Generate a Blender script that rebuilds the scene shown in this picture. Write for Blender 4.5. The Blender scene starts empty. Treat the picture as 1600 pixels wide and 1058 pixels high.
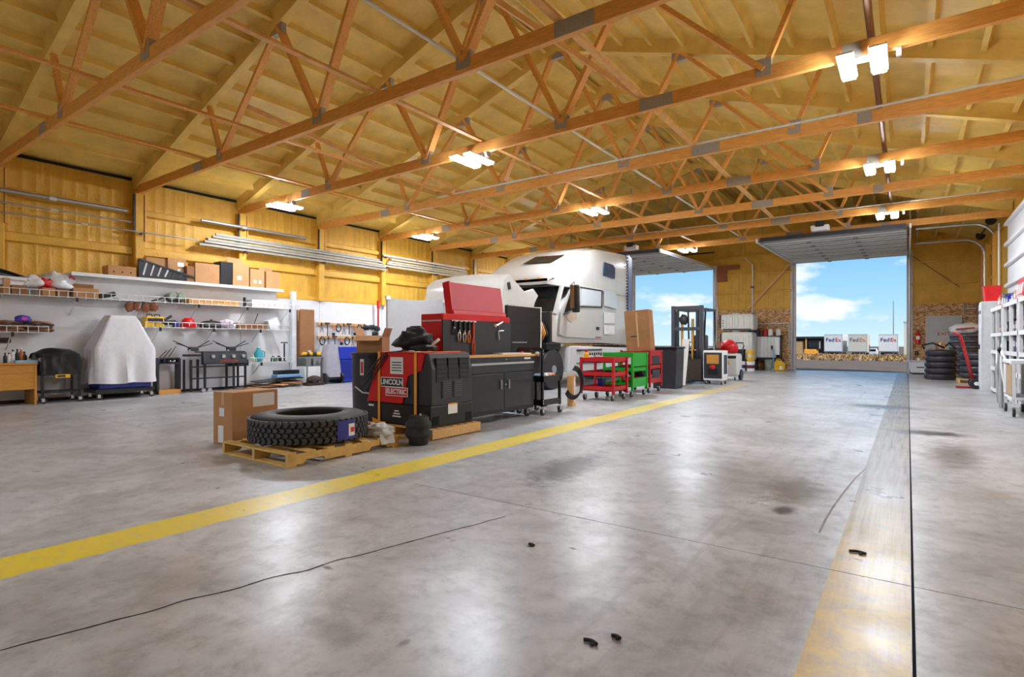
import bpy, math, random
from mathutils import Vector, Matrix, Euler, noise
R_ = random.Random(7)
S = bpy.context.scene
COL = S.collection
# ------------------------------------------------------------------ camera
F_PX, YAW, HOR, CAM_Z = 867.35, math.radians(35.49), 535.6, 1.204
cd = bpy.data.cameras.new('camera'); cam = bpy.data.objects.new('camera', cd); COL.objects.link(cam)
cd.sensor_width = 36; cd.lens = F_PX/1600*36; cd.shift_y = (HOR-529)/1600
cd.clip_start = .05; cd.clip_end = 2000
cam.location = (0, 0, CAM_Z); cam.rotation_euler = (math.pi/2, 0, YAW)
S.camera = cam
# ------------------------------------------------------------------ colour management
S.view_settings.view_transform = 'Standard'; S.view_settings.look = 'None'
S.view_settings.gamma = 1; S.view_settings.use_curve_mapping = False
S.view_settings.exposure = 0.0
LAMP_L = 262.0          # radiance of the shop light tubes
SUN_E, SKY_E = 4.0, 1.15
# ------------------------------------------------------------------ world: blue sky with scattered cumulus
def lin(c):
    return tuple((v/255/12.92 if v/255 <= .04045 else ((v/255+.055)/1.055)**2.4) for v in c)
w = bpy.data.worlds.new('sky'); S.world = w; w.use_nodes = True
nt = w.node_tree; nt.nodes.clear()
def N(t, typ, **k):
    n = t.nodes.new(typ)
    for a, b in k.items():
        if a.startswith('i_'):
            key = a[2:]
            n.inputs[int(key) if key.isdigit() else key.replace('_', ' ')].default_value = b
        else: setattr(n, a, b)
    return n
def ramp(t, stops, interp='LINEAR'):
    r = t.nodes.new('ShaderNodeValToRGB'); r.color_ramp.interpolation = interp
    e = r.color_ramp.elements
    while len(e) < len(stops): e.new(.5)
    for q, (p, c) in zip(e, stops):
        q.position = p; q.color = (c, c, c, 1) if not isinstance(c, tuple) else (*c[:3], 1)
    return r
tc = N(nt, 'ShaderNodeTexCoord'); sep = N(nt, 'ShaderNodeSeparateXYZ'); nt.links.new(tc.outputs['Generated'], sep.inputs[0])
grad = ramp(nt, [(0, lin((206, 232, 246))), (.06, lin((168, 216, 246))), (.2, lin((92, 174, 236))), (.6, lin((62, 134, 214)))])
nt.links.new(sep.outputs[2], grad.inputs[0])
mp = N(nt, 'ShaderNodeMapping'); mp.inputs['Scale'].default_value = (1, 1, 2.3); mp.inputs['Location'].default_value = (.35, .1, .02)
nt.links.new(tc.outputs['Generated'], mp.inputs[0])
nz = N(nt, 'ShaderNodeTexNoise', i_Scale=6.5, i_Detail=8.0, i_Roughness=.55); nt.links.new(mp.outputs[0], nz.inputs['Vector'])
cr = ramp(nt, [(.53, 0.), (.63, 1.)]); nt.links.new(nz.outputs[0], cr.inputs[0])
mx = N(nt, 'ShaderNodeMixRGB'); nt.links.new(cr.outputs[0], mx.inputs[0]); nt.links.new(grad.outputs[0], mx.inputs[1]); mx.inputs[2].default_value = (*lin((246, 250, 253)), 1)
bg = N(nt, 'ShaderNodeBackground', i_Strength=SKY_E); nt.links.new(mx.outputs[0], bg.inputs[0])
wo = N(nt, 'ShaderNodeOutputWorld'); nt.links.new(bg.outputs[0], wo.inputs[0])
sd = bpy.data.lights.new('sun', 'SUN'); sd.energy = SUN_E; sd.angle = .01; sd.color = (1, .95, .86)
so = bpy.data.objects.new('sun', sd); COL.objects.link(so); so.location = (20, -20, 40)
so.rotation_euler = Vector((-.6, .33, -.73)).to_track_quat('-Z', 'Y').to_euler()

# ------------------------------------------------------------------ pixel helpers (photo frame 1600 x 1058)
_c, _s = math.cos(YAW), math.sin(YAW)
def ray(px, py):
    t = (px-800)/F_PX; return (_c*t-_s, _s*t+_c, -(py-HOR)/F_PX)
def G(px, py, z=0):
    r = ray(px, py); k = (z-CAM_Z)/r[2]; return (r[0]*k, r[1]*k, z)
def AX(px, py, X):
    r = ray(px, py); k = X/r[0]; return (X, r[1]*k, CAM_Z+r[2]*k)
def AY(px, py, Y):
    r = ray(px, py); k = Y/r[1]; return (r[0]*k, Y, CAM_Z+r[2]*k)

# ------------------------------------------------------------------ materials
MATS = {}
def M(name, rgb=(128, 128, 128), rough=.5, metal=0., var=.12, scale=6., bump=0., bscale=40., emit=0., alpha=None, stretch=None, coat=0.):
    if name in MATS: return MATS[name]
    m = bpy.data.materials.new(name); m.use_nodes = True; t = m.node_tree; b = t.nodes['Principled BSDF']
    base = lin(rgb)
    co = N(t, 'ShaderNodeTexCoord'); src = co.outputs['Object']
    if stretch:
        mpn = N(t, 'ShaderNodeMapping'); mpn.inputs['Scale'].default_value = stretch
        t.links.new(src, mpn.inputs[0]); src = mpn.outputs[0]
    if var > 0:
        n = N(t, 'ShaderNodeTexNoise', i_Scale=scale, i_Detail=5.0, i_Roughness=.6); t.links.new(src, n.inputs['Vector'])
        r = ramp(t, [(.25, tuple(v*(1-var) for v in base)), (.75, tuple(min(1, v*(1+var)) for v in base))])
        t.links.new(n.outputs[0], r.inputs[0]); t.links.new(r.outputs[0], b.inputs['Base Color'])
    else: b.inputs['Base Color'].default_value = (*base, 1)
    b.inputs['Roughness'].default_value = rough; b.inputs['Metallic'].default_value = metal
    if coat: b.inputs['Coat Weight'].default_value = coat
    if bump:
        n2 = N(t, 'ShaderNodeTexNoise', i_Scale=bscale, i_Detail=4.0); t.links.new(src, n2.inputs['Vector'])
        bp = N(t, 'ShaderNodeBump', i_Strength=bump, i_Distance=.02); t.links.new(n2.outputs[0], bp.inputs['Height']); t.links.new(bp.outputs[0], b.inputs['Normal'])
    if emit:
        b.inputs['Emission Color'].default_value = (*base, 1); b.inputs['Emission Strength'].default_value = emit
    if alpha is not None:
        b.inputs['Transmission Weight'].default_value = 1; b.inputs['IOR'].default_value = 1.05; b.inputs['Roughness'].default_value = rough
    MATS[name] = m; return m
foam = M('wall_foam', (216, 166, 56), .55, var=.16, scale=3, bump=.5, bscale=22)
rfoam = M('roof_foam', (226, 190, 96), .42, var=.16, scale=2.5, bump=.55, bscale=16)
wood = M('truss_timber', (228, 162, 80), .5, var=.22, scale=5, stretch=(1.2, 9, 9))
wood2 = M('pale_timber', (226, 172, 104), .6, var=.2, scale=8)
pallet_wood = M('pallet_wood', (222, 180, 118), .7, var=.25, scale=7, stretch=(1, 6, 6))
pallet_yel = M('pallet_yellow_wood', (226, 184, 104), .65, var=.22, scale=8)
steel = M('galvanised_steel', (164, 164, 162), .38, .75, var=.12, scale=14)
plate_m = M('gusset_steel', (164, 156, 144), .6, .0, var=.18, scale=40)
alu = M('bright_metal', (205, 207, 208), .3, .7, var=.06)
black = M('black_paint', (26, 27, 30), .4, var=.2)
charcoal = M('charcoal_paint', (48, 51, 57), .38, var=.2)
rubber = M('black_rubber', (44, 44, 46), .62, var=.2, scale=20)
gap = M('dark_gap', (12, 11, 10), .9, var=0)
white = M('white_paint', (236, 236, 236), .45, var=.05)
offw = M('off_white', (218, 217, 213), .55, var=.07)
red = M('red_paint', (214, 20, 26), .35, var=.1)
dred = M('dark_red_paint', (178, 22, 28), .4, var=.12)
green = M('green_paint', (28, 160, 42), .4, var=.1)
blue = M('blue_plastic', (28, 52, 176), .4, var=.1)
card = M('cardboard', (190, 140, 92), .8, var=.12, scale=5)
card2 = M('cardboard_dark', (150, 104, 66), .8, var=.15, scale=5)
yel = M('yellow_paint', (236, 184, 30), .45, var=.1)
orange = M('orange_strap', (255, 172, 52), .6, var=.1)
paper = M('paper', (240, 240, 238), .7, var=.03)
ink = M('dark_ink', (40, 40, 48), .7, var=0)
chrome = M('chrome', (225, 225, 228), .18, .95, var=0)
glassd = M('dark_glass', (30, 32, 34), .08, var=.1)
osb = None

# ------------------------------------------------------------------ mesh builder
class MB:
    def __init__(s): s.v = []; s.f = []
    def add(s, v, f):
        o = len(s.v); s.v += [tuple(p) for p in v]; s.f += [tuple(i+o for i in q) for q in f]; return s
    def box(s, x0, x1, y0, y1, z0, z1):
        v = [(x, y, z) for z in (z0, z1) for y in (y0, y1) for x in (x0, x1)]
        return s.add(v, [(0, 2, 3, 1), (4, 5, 7, 6), (0, 1, 5, 4), (2, 6, 7, 3), (0, 4, 6, 2), (1, 3, 7, 5)])
    def obox(s, c, sz, rot=(0, 0, 0)):
        m = Euler(rot).to_matrix(); c = Vector(c)
        v = [c+m @ Vector((x*sz[0]/2, y*sz[1]/2, z*sz[2]/2)) for z in (-1, 1) for y in (-1, 1) for x in (-1, 1)]
        return s.add(v, [(0, 2, 3, 1), (4, 5, 7, 6), (0, 1, 5, 4), (2, 6, 7, 3), (0, 4, 6, 2), (1, 3, 7, 5)])
    def beam(s, p, q, w, h, up=(0, 0, 1)):
        p, q = Vector(p), Vector(q); d = (q-p).normalized(); u = Vector(up)
        if abs(d.dot(u)) > .98: u = Vector((1, 0, 0))
        a = d.cross(u).normalized(); b = a.cross(d).normalized()
        v = [e+a*x*w/2+b*y*h/2 for e in (p, q) for y in (-1, 1) for x in (-1, 1)]
        return s.add(v, [(0, 1, 3, 2), (4, 6, 7, 5), (0, 4, 5, 1), (2, 3, 7, 6), (0, 2, 6, 4), (1, 5, 7, 3)])
    def cyl(s, p, q, r, n=12, r2=None, caps=True):
        p, q = Vector(p), Vector(q); d = (q-p).normalized(); r2 = r if r2 is None else r2
        u = Vector((0, 0, 1)) if abs(d.z) < .95 else Vector((1, 0, 0))
        a = d.cross(u).normalized(); b = a.cross(d)
        v = []
        for e, rr in ((p, r), (q, r2)):
            v += [e+(a*math.cos(2*math.pi*i/n)+b*math.sin(2*math.pi*i/n))*rr for i in range(n)]
        f = [(i, (i+1) % n, n+(i+1) % n, n+i) for i in range(n)]
        if caps: f += [tuple(range(n-1, -1, -1)), tuple(range(n, 2*n))]
        return s.add(v, f)
    def tube(s, pts, r, n=6):
        pts = [Vector(p) for p in pts]; v = []; a0 = None
        for i, p in enumerate(pts):
            d = (pts[min(i+1, len(pts)-1)]-pts[max(i-1, 0)]).normalized()
            if a0 is None:
                u = Vector((0, 0, 1)) if abs(d.z) < .9 else Vector((1, 0, 0)); a0 = d.cross(u)
            a = (a0-d*a0.dot(d)).normalized(); a0 = a; b = a.cross(d)
            v += [p+(a*math.cos(2*math.pi*k/n)+b*math.sin(2*math.pi*k/n))*r for k in range(n)]
        f = [(i*n+k, i*n+(k+1) % n, (i+1)*n+(k+1) % n, (i+1)*n+k) for i in range(len(pts)-1) for k in range(n)]
        f += [tuple(range(n-1, -1, -1)), tuple(range((len(pts)-1)*n, len(pts)*n))]
        return s.add(v, f)
    def lathe(s, prof, c=(0, 0, 0), n=24, axis='z', closed=False):
        v = []
        for r, z in prof:
            for i in range(n):
                a = 2*math.pi*i/n; x, y = r*math.cos(a), r*math.sin(a)
                v.append({'z': (c[0]+x, c[1]+y, c[2]+z), 'x': (c[0]+z, c[1]+x, c[2]+y), 'y': (c[0]+y, c[1]+z, c[2]+x)}[axis])
        m = len(prof); f = []
        for j in range(m if closed else m-1):
            k = (j+1) % m
            f += [(j*n+i, j*n+(i+1) % n, k*n+(i+1) % n, k*n+i) for i in range(n)]
        if not closed: f += [tuple(range(n-1, -1, -1)), tuple(range((m-1)*n, m*n))]
        return s.add(v, f)
    def prism(s, poly, axis, a0, a1):
        def P(u, w, a): return {'x': (a, u, w), 'y': (u, a, w), 'z': (u, w, a)}[axis]
        n = len(poly); v = [P(u, w, a0) for u, w in poly]+[P(u, w, a1) for u, w in poly]
        f = [(i, (i+1) % n, n+(i+1) % n, n+i) for i in range(n)]+[tuple(range(n-1, -1, -1)), tuple(range(n, 2*n))]
        return s.add(v, f)
    def grid(s, fn, nu, nv):
        v = [fn(i/nu, j/nv) for j in range(nv+1) for i in range(nu+1)]
        f = [(j*(nu+1)+i, j*(nu+1)+i+1, (j+1)*(nu+1)+i+1, (j+1)*(nu+1)+i) for j in range(nv) for i in range(nu)]
        return s.add(v, f)
    def blob(s, c, r, amp=.15, seed=0, nu=16, nv=10, freq=2.2, flat=None):
        def fn(u, w):
            a = 2*math.pi*u; b = math.pi*(w-.5)
            d = Vector((math.cos(a)*math.cos(b), math.sin(a)*math.cos(b), math.sin(b)))
            k = 1+amp*noise.noise(d*freq+Vector((seed*3.1, seed*1.7, seed)))*2
            z = d.z*r[2]*k
            if flat is not None: z = max(z, -flat)
            return (c[0]+d.x*r[0]*k, c[1]+d.y*r[1]*k, c[2]+z)
        return s.grid(fn, nu, nv)
    def xf(s, loc=(0, 0, 0), rot=(0, 0, 0)):
        m = Matrix.Translation(loc) @ Euler(rot).to_matrix().to_4x4()
        s.v = [tuple(m @ Vector(p)) for p in s.v]; return s
    def build(s, name, mat, parent=None, smooth=False, bevel=0., off=None):
        off = off if off is not None else (0, 0, 0)
        me = bpy.data.meshes.new(name)
        me.from_pydata([(p[0]-off[0], p[1]-off[1], p[2]-off[2]) for p in s.v], [], s.f)
        me.validate(); me.update()
        import bmesh
        bm = bmesh.new(); bm.from_mesh(me)
        if smooth: bmesh.ops.remove_doubles(bm, verts=bm.verts, dist=1e-5)
        bmesh.ops.recalc_face_normals(bm, faces=bm.faces); bm.to_mesh(me); bm.free()
        me.materials.append(mat)
        if smooth:
            for p in me.polygons: p.use_smooth = True
        o = bpy.data.objects.new(name, me); COL.objects.link(o)
        if parent: o.parent = parent
        if smooth == 'auto':
            for p in me.polygons: p.use_smooth = True
            md = o.modifiers.new('split', 'EDGE_SPLIT'); md.split_angle = .7
        if bevel:
            md = o.modifiers.new('bevel', 'BEVEL'); md.width = bevel; md.segments = 2; md.limit_method = 'ANGLE'
        return o
def B(*a): return MB().box(*a)
def tag(o, label=None, cat=None, group=None, kind=None):
    if label: o['label'] = label
    if cat: o['category'] = cat
    if group: o['group'] = group
    if kind: o['kind'] = kind
    return o
def thing(name, label, cat, loc=(0, 0, 0), rz=0, group=None):
    o = bpy.data.objects.new(name, None); COL.objects.link(o); o.empty_display_size = .1
    o.location = loc; o.rotation_euler = (0, 0, rz); return tag(o, label, cat, group)
KIDS = {}
def copy_tree(o, parent=None):
    c = o.copy(); COL.objects.link(c); c.parent = parent
    for ch in list(o.children): copy_tree(ch, c)
    return c
def text(body, size, mat, parent, loc, rot, name='lettering', ext=.002, align='CENTER', bold=0.):
    cu = bpy.data.curves.new('t', 'FONT'); cu.body = body; cu.size = size; cu.extrude = ext; cu.align_x = align; cu.align_y = 'CENTER'; cu.resolution_u = 3; cu.offset = bold
    t = bpy.data.objects.new('t', cu); COL.objects.link(t); bpy.context.view_layer.update()
    me = bpy.data.meshes.new_from_object(t.evaluated_get(bpy.context.evaluated_depsgraph_get()))
    bpy.data.objects.remove(t); bpy.data.curves.remove(cu); me.materials.clear(); me.materials.append(mat)
    o = bpy.data.objects.new(name, me); COL.objects.link(o); o.parent = parent; o.location = loc; o.rotation_euler = rot; return o
# ================================================================== THE BUILDING
XL, XR, Y0, Y1 = -14.55, 2.32, -7.0, 26.9          # inside faces
RX, RZ, SL = -6.12, 7.72, .323                       # ridge
def roofz(x): return RZ-SL*abs(x-RX)
TS, TY1 = 2.44, 2.98
TRY = [TY1+i*TS for i in range(8)]
DOORS = [(-3.99, -.03), (-11.48, -7.48)]; DOOR_H = 4.72
# ---- floor: concrete slabs with recessed joints, painted lines and stains in the material
def floor_mat():
    m = bpy.data.materials.new('concrete_floor'); m.use_nodes = True; t = m.node_tree; b = t.nodes['Principled BSDF']; L = t.links.new
    co = N(t, 'ShaderNodeTexCoord'); g = co.outputs['Object']; sp = N(t, 'ShaderNodeSeparateXYZ'); L(g, sp.inputs[0]); X, Y = sp.outputs[0], sp.outputs[1]
    def noi(sc, det=6., ro=.6, stretch=None, dist=0.):
        n = N(t, 'ShaderNodeTexNoise', i_Scale=sc, i_Detail=det, i_Roughness=ro, i_Distortion=dist)
        if stretch:
            mpn = N(t, 'ShaderNodeMapping'); mpn.inputs['Scale'].default_value = stretch; L(g, mpn.inputs[0]); L(mpn.outputs[0], n.inputs['Vector'])
        else: L(g, n.inputs['Vector'])
        return n.outputs[0]
    def ma(op, a, c, d=None, clamp=False):
        n = N(t, 'ShaderNodeMath', operation=op, use_clamp=clamp)
        for i, q in enumerate((a, c, d)):
            if q is None: continue
            if isinstance(q, (int, float)): n.inputs[i].default_value = q
            else: L(q, n.inputs[i])
        return n.outputs[0]
    def rmp(v, a, c): 
        r = ramp(t, [(a, 0.), (c, 1.)]); L(v, r.inputs[0]); return r.outputs[0]
    def mix(f, a, c, mode='MIX'):
        n = N(t, 'ShaderNodeMixRGB', blend_type=mode)
        for i, q in enumerate((f, a, c)):
            if isinstance(q, (int, float)): n.inputs[i].default_value = q
            elif isinstance(q, tuple): n.inputs[i].default_value = (*q, 1)
            else: L(q, n.inputs[i])
        return n.outputs[0]
    base = ramp(t, [(.3, lin((150, 151, 153))), (.5, lin((185, 186, 188))), (.7, lin((211, 212, 214)))]); L(noi(.9, 9., .68, dist=.6), base.inputs[0])
    c = base.outputs[0]
    warm = rmp(noi(.55, 5.), .48, .8); c = mix(ma('MULTIPLY', warm, .3), c, lin((176, 164, 146)))
    fine = rmp(noi(7., 9., .72), .48, .8); c = mix(ma('MULTIPLY', fine, .85), c, lin((112, 110, 108)))
    patch = rmp(noi(2.1, 9., .7, dist=.5), .5, .85); c = mix(ma('MULTIPLY', patch, .8), c, lin((112, 108, 104)))
    lightp = rmp(noi(3.4, 9., .74, dist=.3), .52, .8); c = mix(ma('MULTIPLY', lightp, .6), c, lin((222, 224, 226)))
    scuff = rmp(noi(4.5, 7., .75, (1, .25, 1)), .56, .8); c = mix(ma('MULTIPLY', scuff, .5), c, lin((118, 114, 110)))
    spk = rmp(noi(38., 2.), .7, .76); c = mix(ma('MULTIPLY', spk, .35), c, lin((80, 76, 72)))
    # left painted line, sound paint
    def band(v, a, d): return ma('MULTIPLY', ma('GREATER_THAN', v, a), ma('LESS_THAN', v, d))
    wear = rmp(noi(14., 7., .75), .36, .5)
    wobx = ma('ADD', X, ma('MULTIPLY', ma('SUBTRACT', noi(5., 3.), .5), .05))
    ll = ma('MULTIPLY', band(wobx, -4.12, -3.76), ma('LESS_THAN', Y, 17.5))
    fadeL = ma('SUBTRACT', 1.25, ma('MULTIPLY', Y, .055), clamp=True)
    c = mix(ma('MULTIPLY', ma('MULTIPLY', ll, fadeL), ma('ADD', ma('MULTIPLY', wear, .35), .62)), c, lin((240, 212, 44)))
    # right painted line: yellow near, worn to brown tyre dirt further on
    rl = band(X, -.335, .01)
    keep = ma('SUBTRACT', 1.0, rmp(ma('MULTIPLY', ma('ADD', Y, ma('MULTIPLY', noi(3., 5.), 1.6)), .1), .32, .62))
    c = mix(ma('MULTIPLY', rl, .85), c, lin((140, 127, 106)))
    streak = rmp(noi(3., 6., .7, (9, .35, 1)), .42, .66)
    c = mix(ma('MULTIPLY', rl, ma('MULTIPLY', streak, .85)), c, lin((88, 74, 56)))
    wear2 = rmp(noi(7., 8., .75), .36, .58)
    c = mix(ma('MULTIPLY', ma('MULTIPLY', rl, keep), ma('ADD', ma('MULTIPLY', wear2, .45), .5)), c, lin((232, 190, 36)))
    # tyre polish beside the right line and oil stains
    ty = ma('MULTIPLY', band(X, -1.25, -.34), rmp(noi(2.2, 6., .7, (6, .3, 1)), .5, .74)); c = mix(ma('MULTIPLY', ty, .4), c, lin((128, 122, 116)))
    def stain(x, y, rx, ry, col, k, sc=5., sh=0.):
        dx = ma('ADD', ma('MULTIPLY', ma('SUBTRACT', X, x), 1/rx), ma('MULTIPLY', ma('SUBTRACT', Y, y), sh/ry)); dy = ma('MULTIPLY', ma('SUBTRACT', Y, y), 1/ry)
        d = ma('SQRT', ma('ADD', ma('MULTIPLY', dx, dx), ma('MULTIPLY', dy, dy)), 0.)
        d = ma('ADD', d, ma('MULTIPLY', ma('SUBTRACT', noi(sc, 6., .7), .5), 1.7))
        return ma('MULTIPLY', ma('SUBTRACT', 1.0, rmp(d, .35, .95)), k), col
    for st in STAINS:
        f, col = stain(*st); c = mix(f, c, lin(col))
    L(c, b.inputs['Base Color'])
    rr = ramp(t, [(.3, .25), (.7, .44)]); L(noi(1.6, 7., .65), rr.inputs[0]); L(rr.outputs[0], b.inputs['Roughness'])
    b.inputs['Coat Weight'].default_value = .1; b.inputs['Coat Roughness'].default_value = .32
    return m
gs = lambda px, py: G(px, py)[:2]
oil, brn = (38, 34, 30), (104, 88, 66)
STAINS = [(*gs(1228, 797), .1, .16, oil, .95), (*gs(1240, 765), .32, .6, brn, .85), (*gs(890, 730), .34, 1.0, (56, 48, 40), .95, 6., .3), (*gs(1455, 677), .55, .34, oil, .95, 4.),
          (*gs(1490, 710), .3, 1.2, (92, 84, 76), .7), (*gs(1380, 636), .8, .5, (64, 58, 50), .85, 3.), (*gs(512, 887), .05, .022, oil, .8, 20.), (*gs(828, 854), .03, .02, oil, .9, 30.),
          (*gs(895, 857), .035, .02, oil, .8, 30.), (*gs(632, 1005), .03, .04, (80, 62, 44), .7, 25.), (*gs(525, 990), .2, .12, (112, 106, 100), .5),
          (*gs(1560, 775), .18, .2, (150, 130, 104), .5), (*gs(1180, 740), .6, 1.2, (120, 116, 112), .35)]
fm = floor_mat()
fl = B(XL-.2, XR+.2, Y0-.2, Y1+.25, -.2, -.03).build('floor', gap); tag(fl, kind='structure')
jx = [XL-.2, G(470, 621)[0], .02, XR+.2]; jy = [Y0-.2, 3.38, 12.6, Y1+.25]
for i in range(3):
    for j in range(3):
        B(jx[i]+.006, jx[i+1]-.006, jy[j]+.004, jy[j+1]-.004, -.2, 0).build('slab', fm, fl)
# a wandering crack across the slab
p0, p1 = Vector(G(0, 1017)), Vector(G(790, 807)); mb = MB(); pts = []
for i in range(61):
    u = i/60; q = p0.lerp(p1, u); pts.append(q+Vector((noise.noise((u*14, 1, 2))*.025, noise.noise((u*14, 5, 2))*.025, 0)))
for i in range(60):
    a, b2 = pts[i], pts[i+1]; wd = .004+.004*abs(noise.noise((i*.7, 3, 1)))
    n_ = (b2-a).cross(Vector((0, 0, 1))).normalized()*wd
    mb.add([a-n_+Vector((0, 0, .0012)), a+n_+Vector((0, 0, .0012)), b2+n_+Vector((0, 0, .0012)), b2-n_+Vector((0, 0, .0012))], [(0, 1, 2, 3)])
mb.build('crack', gap, fl)
tmk = MB(); tq = [Vector(G(*q)) for q in ((1280, 833), (1290, 812), (1302, 792), (1318, 770), (1336, 748), (1352, 733))]
for i in range(5):
    a, b2 = tq[i], tq[i+1]; n_ = (b2-a).cross(Vector((0, 0, 1))).normalized()*.007; u_ = Vector((0, 0, .0013))
    tmk.add([a-n_+u_, a+n_+u_, b2+n_+u_, b2-n_+u_], [(0, 1, 2, 3)])
tmk.build('tyre_mark', M('tyre_mark', (140, 132, 122), .7, var=.3), fl)
# ---- left wall
def rib_panel(n, wdt, hgt, mat_, name):
    # a foam bay: vertical ribs over profiled cladding; local x depth, y width, z height
    prof = []
    for i in range(n):
        y = i*wdt/n; s_ = wdt/n
        prof += [(y, 0), (y+s_*.62, .004), (y+s_*.76, .016), (y+s_*.9, .016)]
    prof.append((wdt, 0)); mb = MB(); nz_ = 6
    def fn(u, v):
        k = min(int(round(u*(len(prof)-1))), len(prof)-1); y, d = prof[k]
        return (d+.012*noise.noise((y*1.7, v*hgt*1.3, 4)), y, v*hgt)
    mb.grid(fn, len(prof)-1, nz_); return mb
WZ = 2.47
wl = B(XL-.2, XL-.03, Y0, Y1, 0, 5.05).build('wall_left', foam); tag(wl, kind='structure')
pan = None
posts_y = [TY1+i*TS for i in range(-4, 10)]
for i, y in enumerate(posts_y[:-1]):
    if pan is None:
        pan = rib_panel(11, TS, 2.55, foam, 'foam_panel').build('foam_panel', foam, wl, smooth='auto'); pan.location = (XL-.03, y, WZ)
    else:
        o = pan.copy(); COL.objects.link(o); o.location = (XL-.03, y, WZ)
pz = [(XL-.03, -.1), (XL+.16, -.1), (XL+.18, -.08), (XL+.18, .08), (XL+.16, .1), (XL-.03, .1)]
for y in posts_y:
    MB().prism([(a, b2+y) for a, b2 in pz], 'z', WZ, 4.63).build('post', foam, wl, smooth='auto')
    B(XL+.15, XL+.2, y-.135, y-.1, 3.75, 4.6).build('post_shade_strip', black, wl)  # black bar for the dark strip and shading gap beside the post
    B(XL+.13, XL+.2, y+.1, y+.125, 3.55, 4.62).build('post_trim', wood2, wl)
for y in posts_y[:-1]:
    for z0, z1 in ((4.16, 4.28), (3.24, 3.4), (2.47, 2.58)):
        MB().prism([(XL-.03, z0-.03), (XL+.06, z0), (XL+.07, (z0+z1)/2), (XL+.06, z1), (XL-.03, z1+.03)], 'y', y+.1, y+TS-.1).build('girt', foam, wl, smooth='auto')
    B(XL+.0, XL+.07, y+.28, y+TS-.12, 4.93, 4.975).build('eave_gap', gap, wl)
    B(XL-.03, XL+.05, y+.004, y+TS-.004, .06, WZ).build('white_panel', M('white_wall_board', (226, 226, 228), .5, var=.06, scale=2), wl, bevel=.003)
B(XL-.03, XL+.075, Y0, Y1, 0, .06).build('baseboard_left', M('base_board', (60, 48, 36), .7), None).__setitem__('kind', 'structure')
# ---- end walls (far one with two door openings and a man door; unseen near one has doorways added to let daylight in)
osb = M('osb_board', (164, 116, 66), .75, var=0)
t = osb.node_tree; co = N(t, 'ShaderNodeTexCoord'); v1 = N(t, 'ShaderNodeTexVoronoi', i_Scale=14.0); mpn = N(t, 'ShaderNodeMapping'); mpn.inputs['Scale'].default_value = (1, 1, 2.2)
t.links.new(co.outputs['Object'], mpn.inputs[0]); t.links.new(mpn.outputs[0], v1.inputs['Vector'])
rr = ramp(t, [(.1, lin((146, 100, 60))), (.5, lin((196, 148, 96))), (.9, lin((226, 184, 132)))]); sx = N(t, 'ShaderNodeSeparateXYZ'); t.links.new(v1.outputs['Color'], sx.inputs[0])
t.links.new(sx.outputs[0], rr.inputs[0]); t.links.new(rr.outputs[0], t.nodes['Principled BSDF'].inputs['Base Color'])
def end_wall(name, ya, yb, inner):
    mb = MB()
    mb.box(XL, DOORS[1][0], ya, yb, 0, DOOR_H); mb.box(DOORS[1][1], DOORS[0][0], ya, yb, 0, DOOR_H); mb.box(DOORS[0][1], XR, ya, yb, 0, DOOR_H)
    mb.prism([(XL-.2, DOOR_H), (XR+.2, DOOR_H), (XR+.2, roofz(XR)+.05), (RX, RZ+.1), (XL-.2, roofz(XL)+.05)], 'y', ya, yb)
    o = mb.build(name, foam); tag(o, kind='structure'); return o
wf = end_wall('wall_far', Y1, Y1+.2, Y1); wn = end_wall('wall_near', Y0-.2, Y0, Y0)
segs = [(XL, DOORS[1][0]), (DOORS[1][1], DOORS[0][0]), (DOORS[0][1], XR)]
OZ = 2.7
for a, b2 in segs:
    n = max(1, round((b2-a)/1.25)); s_ = (b2-a)/n
    for k in range(n): B(a+k*s_+.003, a+(k+1)*s_-.003, Y1-.025, Y1, .0, OZ).build('osb_sheet', osb, wf)
    for z in (3.5, 4.35): B(a+.05, b2-.05, Y1-.07, Y1, z-.05, z+.04).build('girt', foam, wf, bevel=.02)
    B(a+.05, b2-.05, Y1-.05, Y1, OZ, OZ+.06).build('girt', foam, wf, bevel=.01)
    nr = max(2, int((b2-a)/.3))
    for k in range(nr):
        x = a+(k+.5)*(b2-a)/nr; B(x-.02, x+.02, Y1-.02, Y1, OZ+.06, DOOR_H).build('foam_rib', foam, wf)
for z in (5.15, 5.9, 6.6):
    hw = (RZ-z)/SL-.3; B(RX-hw, RX+hw, Y1-.07, Y1, z-.05, z+.04).build('girt', foam, wf, bevel=.02)
for x in (-12.9, -9.6, RX, -2.2, 1.0): B(x-.05, x+.05, Y1-.09, Y1, DOOR_H+.3, roofz(x)-.1).build('post', foam, wf, bevel=.02)
for x, s_ in ((-5.95, 1), (-11.9, -1)): MB().beam((x+.05, Y1-.07, OZ+.05), (x+s_*1.75, Y1-.07, DOOR_H-.1), .09, .12, up=(0, 1, 0)).build('diagonal_brace', wood2, wf)
MB().beam((.15, Y1-.06, 4.6), (1.6, Y1-.06, 3.3), .02, .02).build('brace_cable', black, wf)
B(-7.3, -6.85, Y1-.1, Y1, 4.05, 4.6).build('header_block', M('red_brown_wood', (150, 84, 48), .7, var=.2), wf)
B(-7.3, -6.3, Y1-.1, Y1, 4.6, 4.78).build('header_block', MATS['red_brown_wood'], wf)
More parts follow.
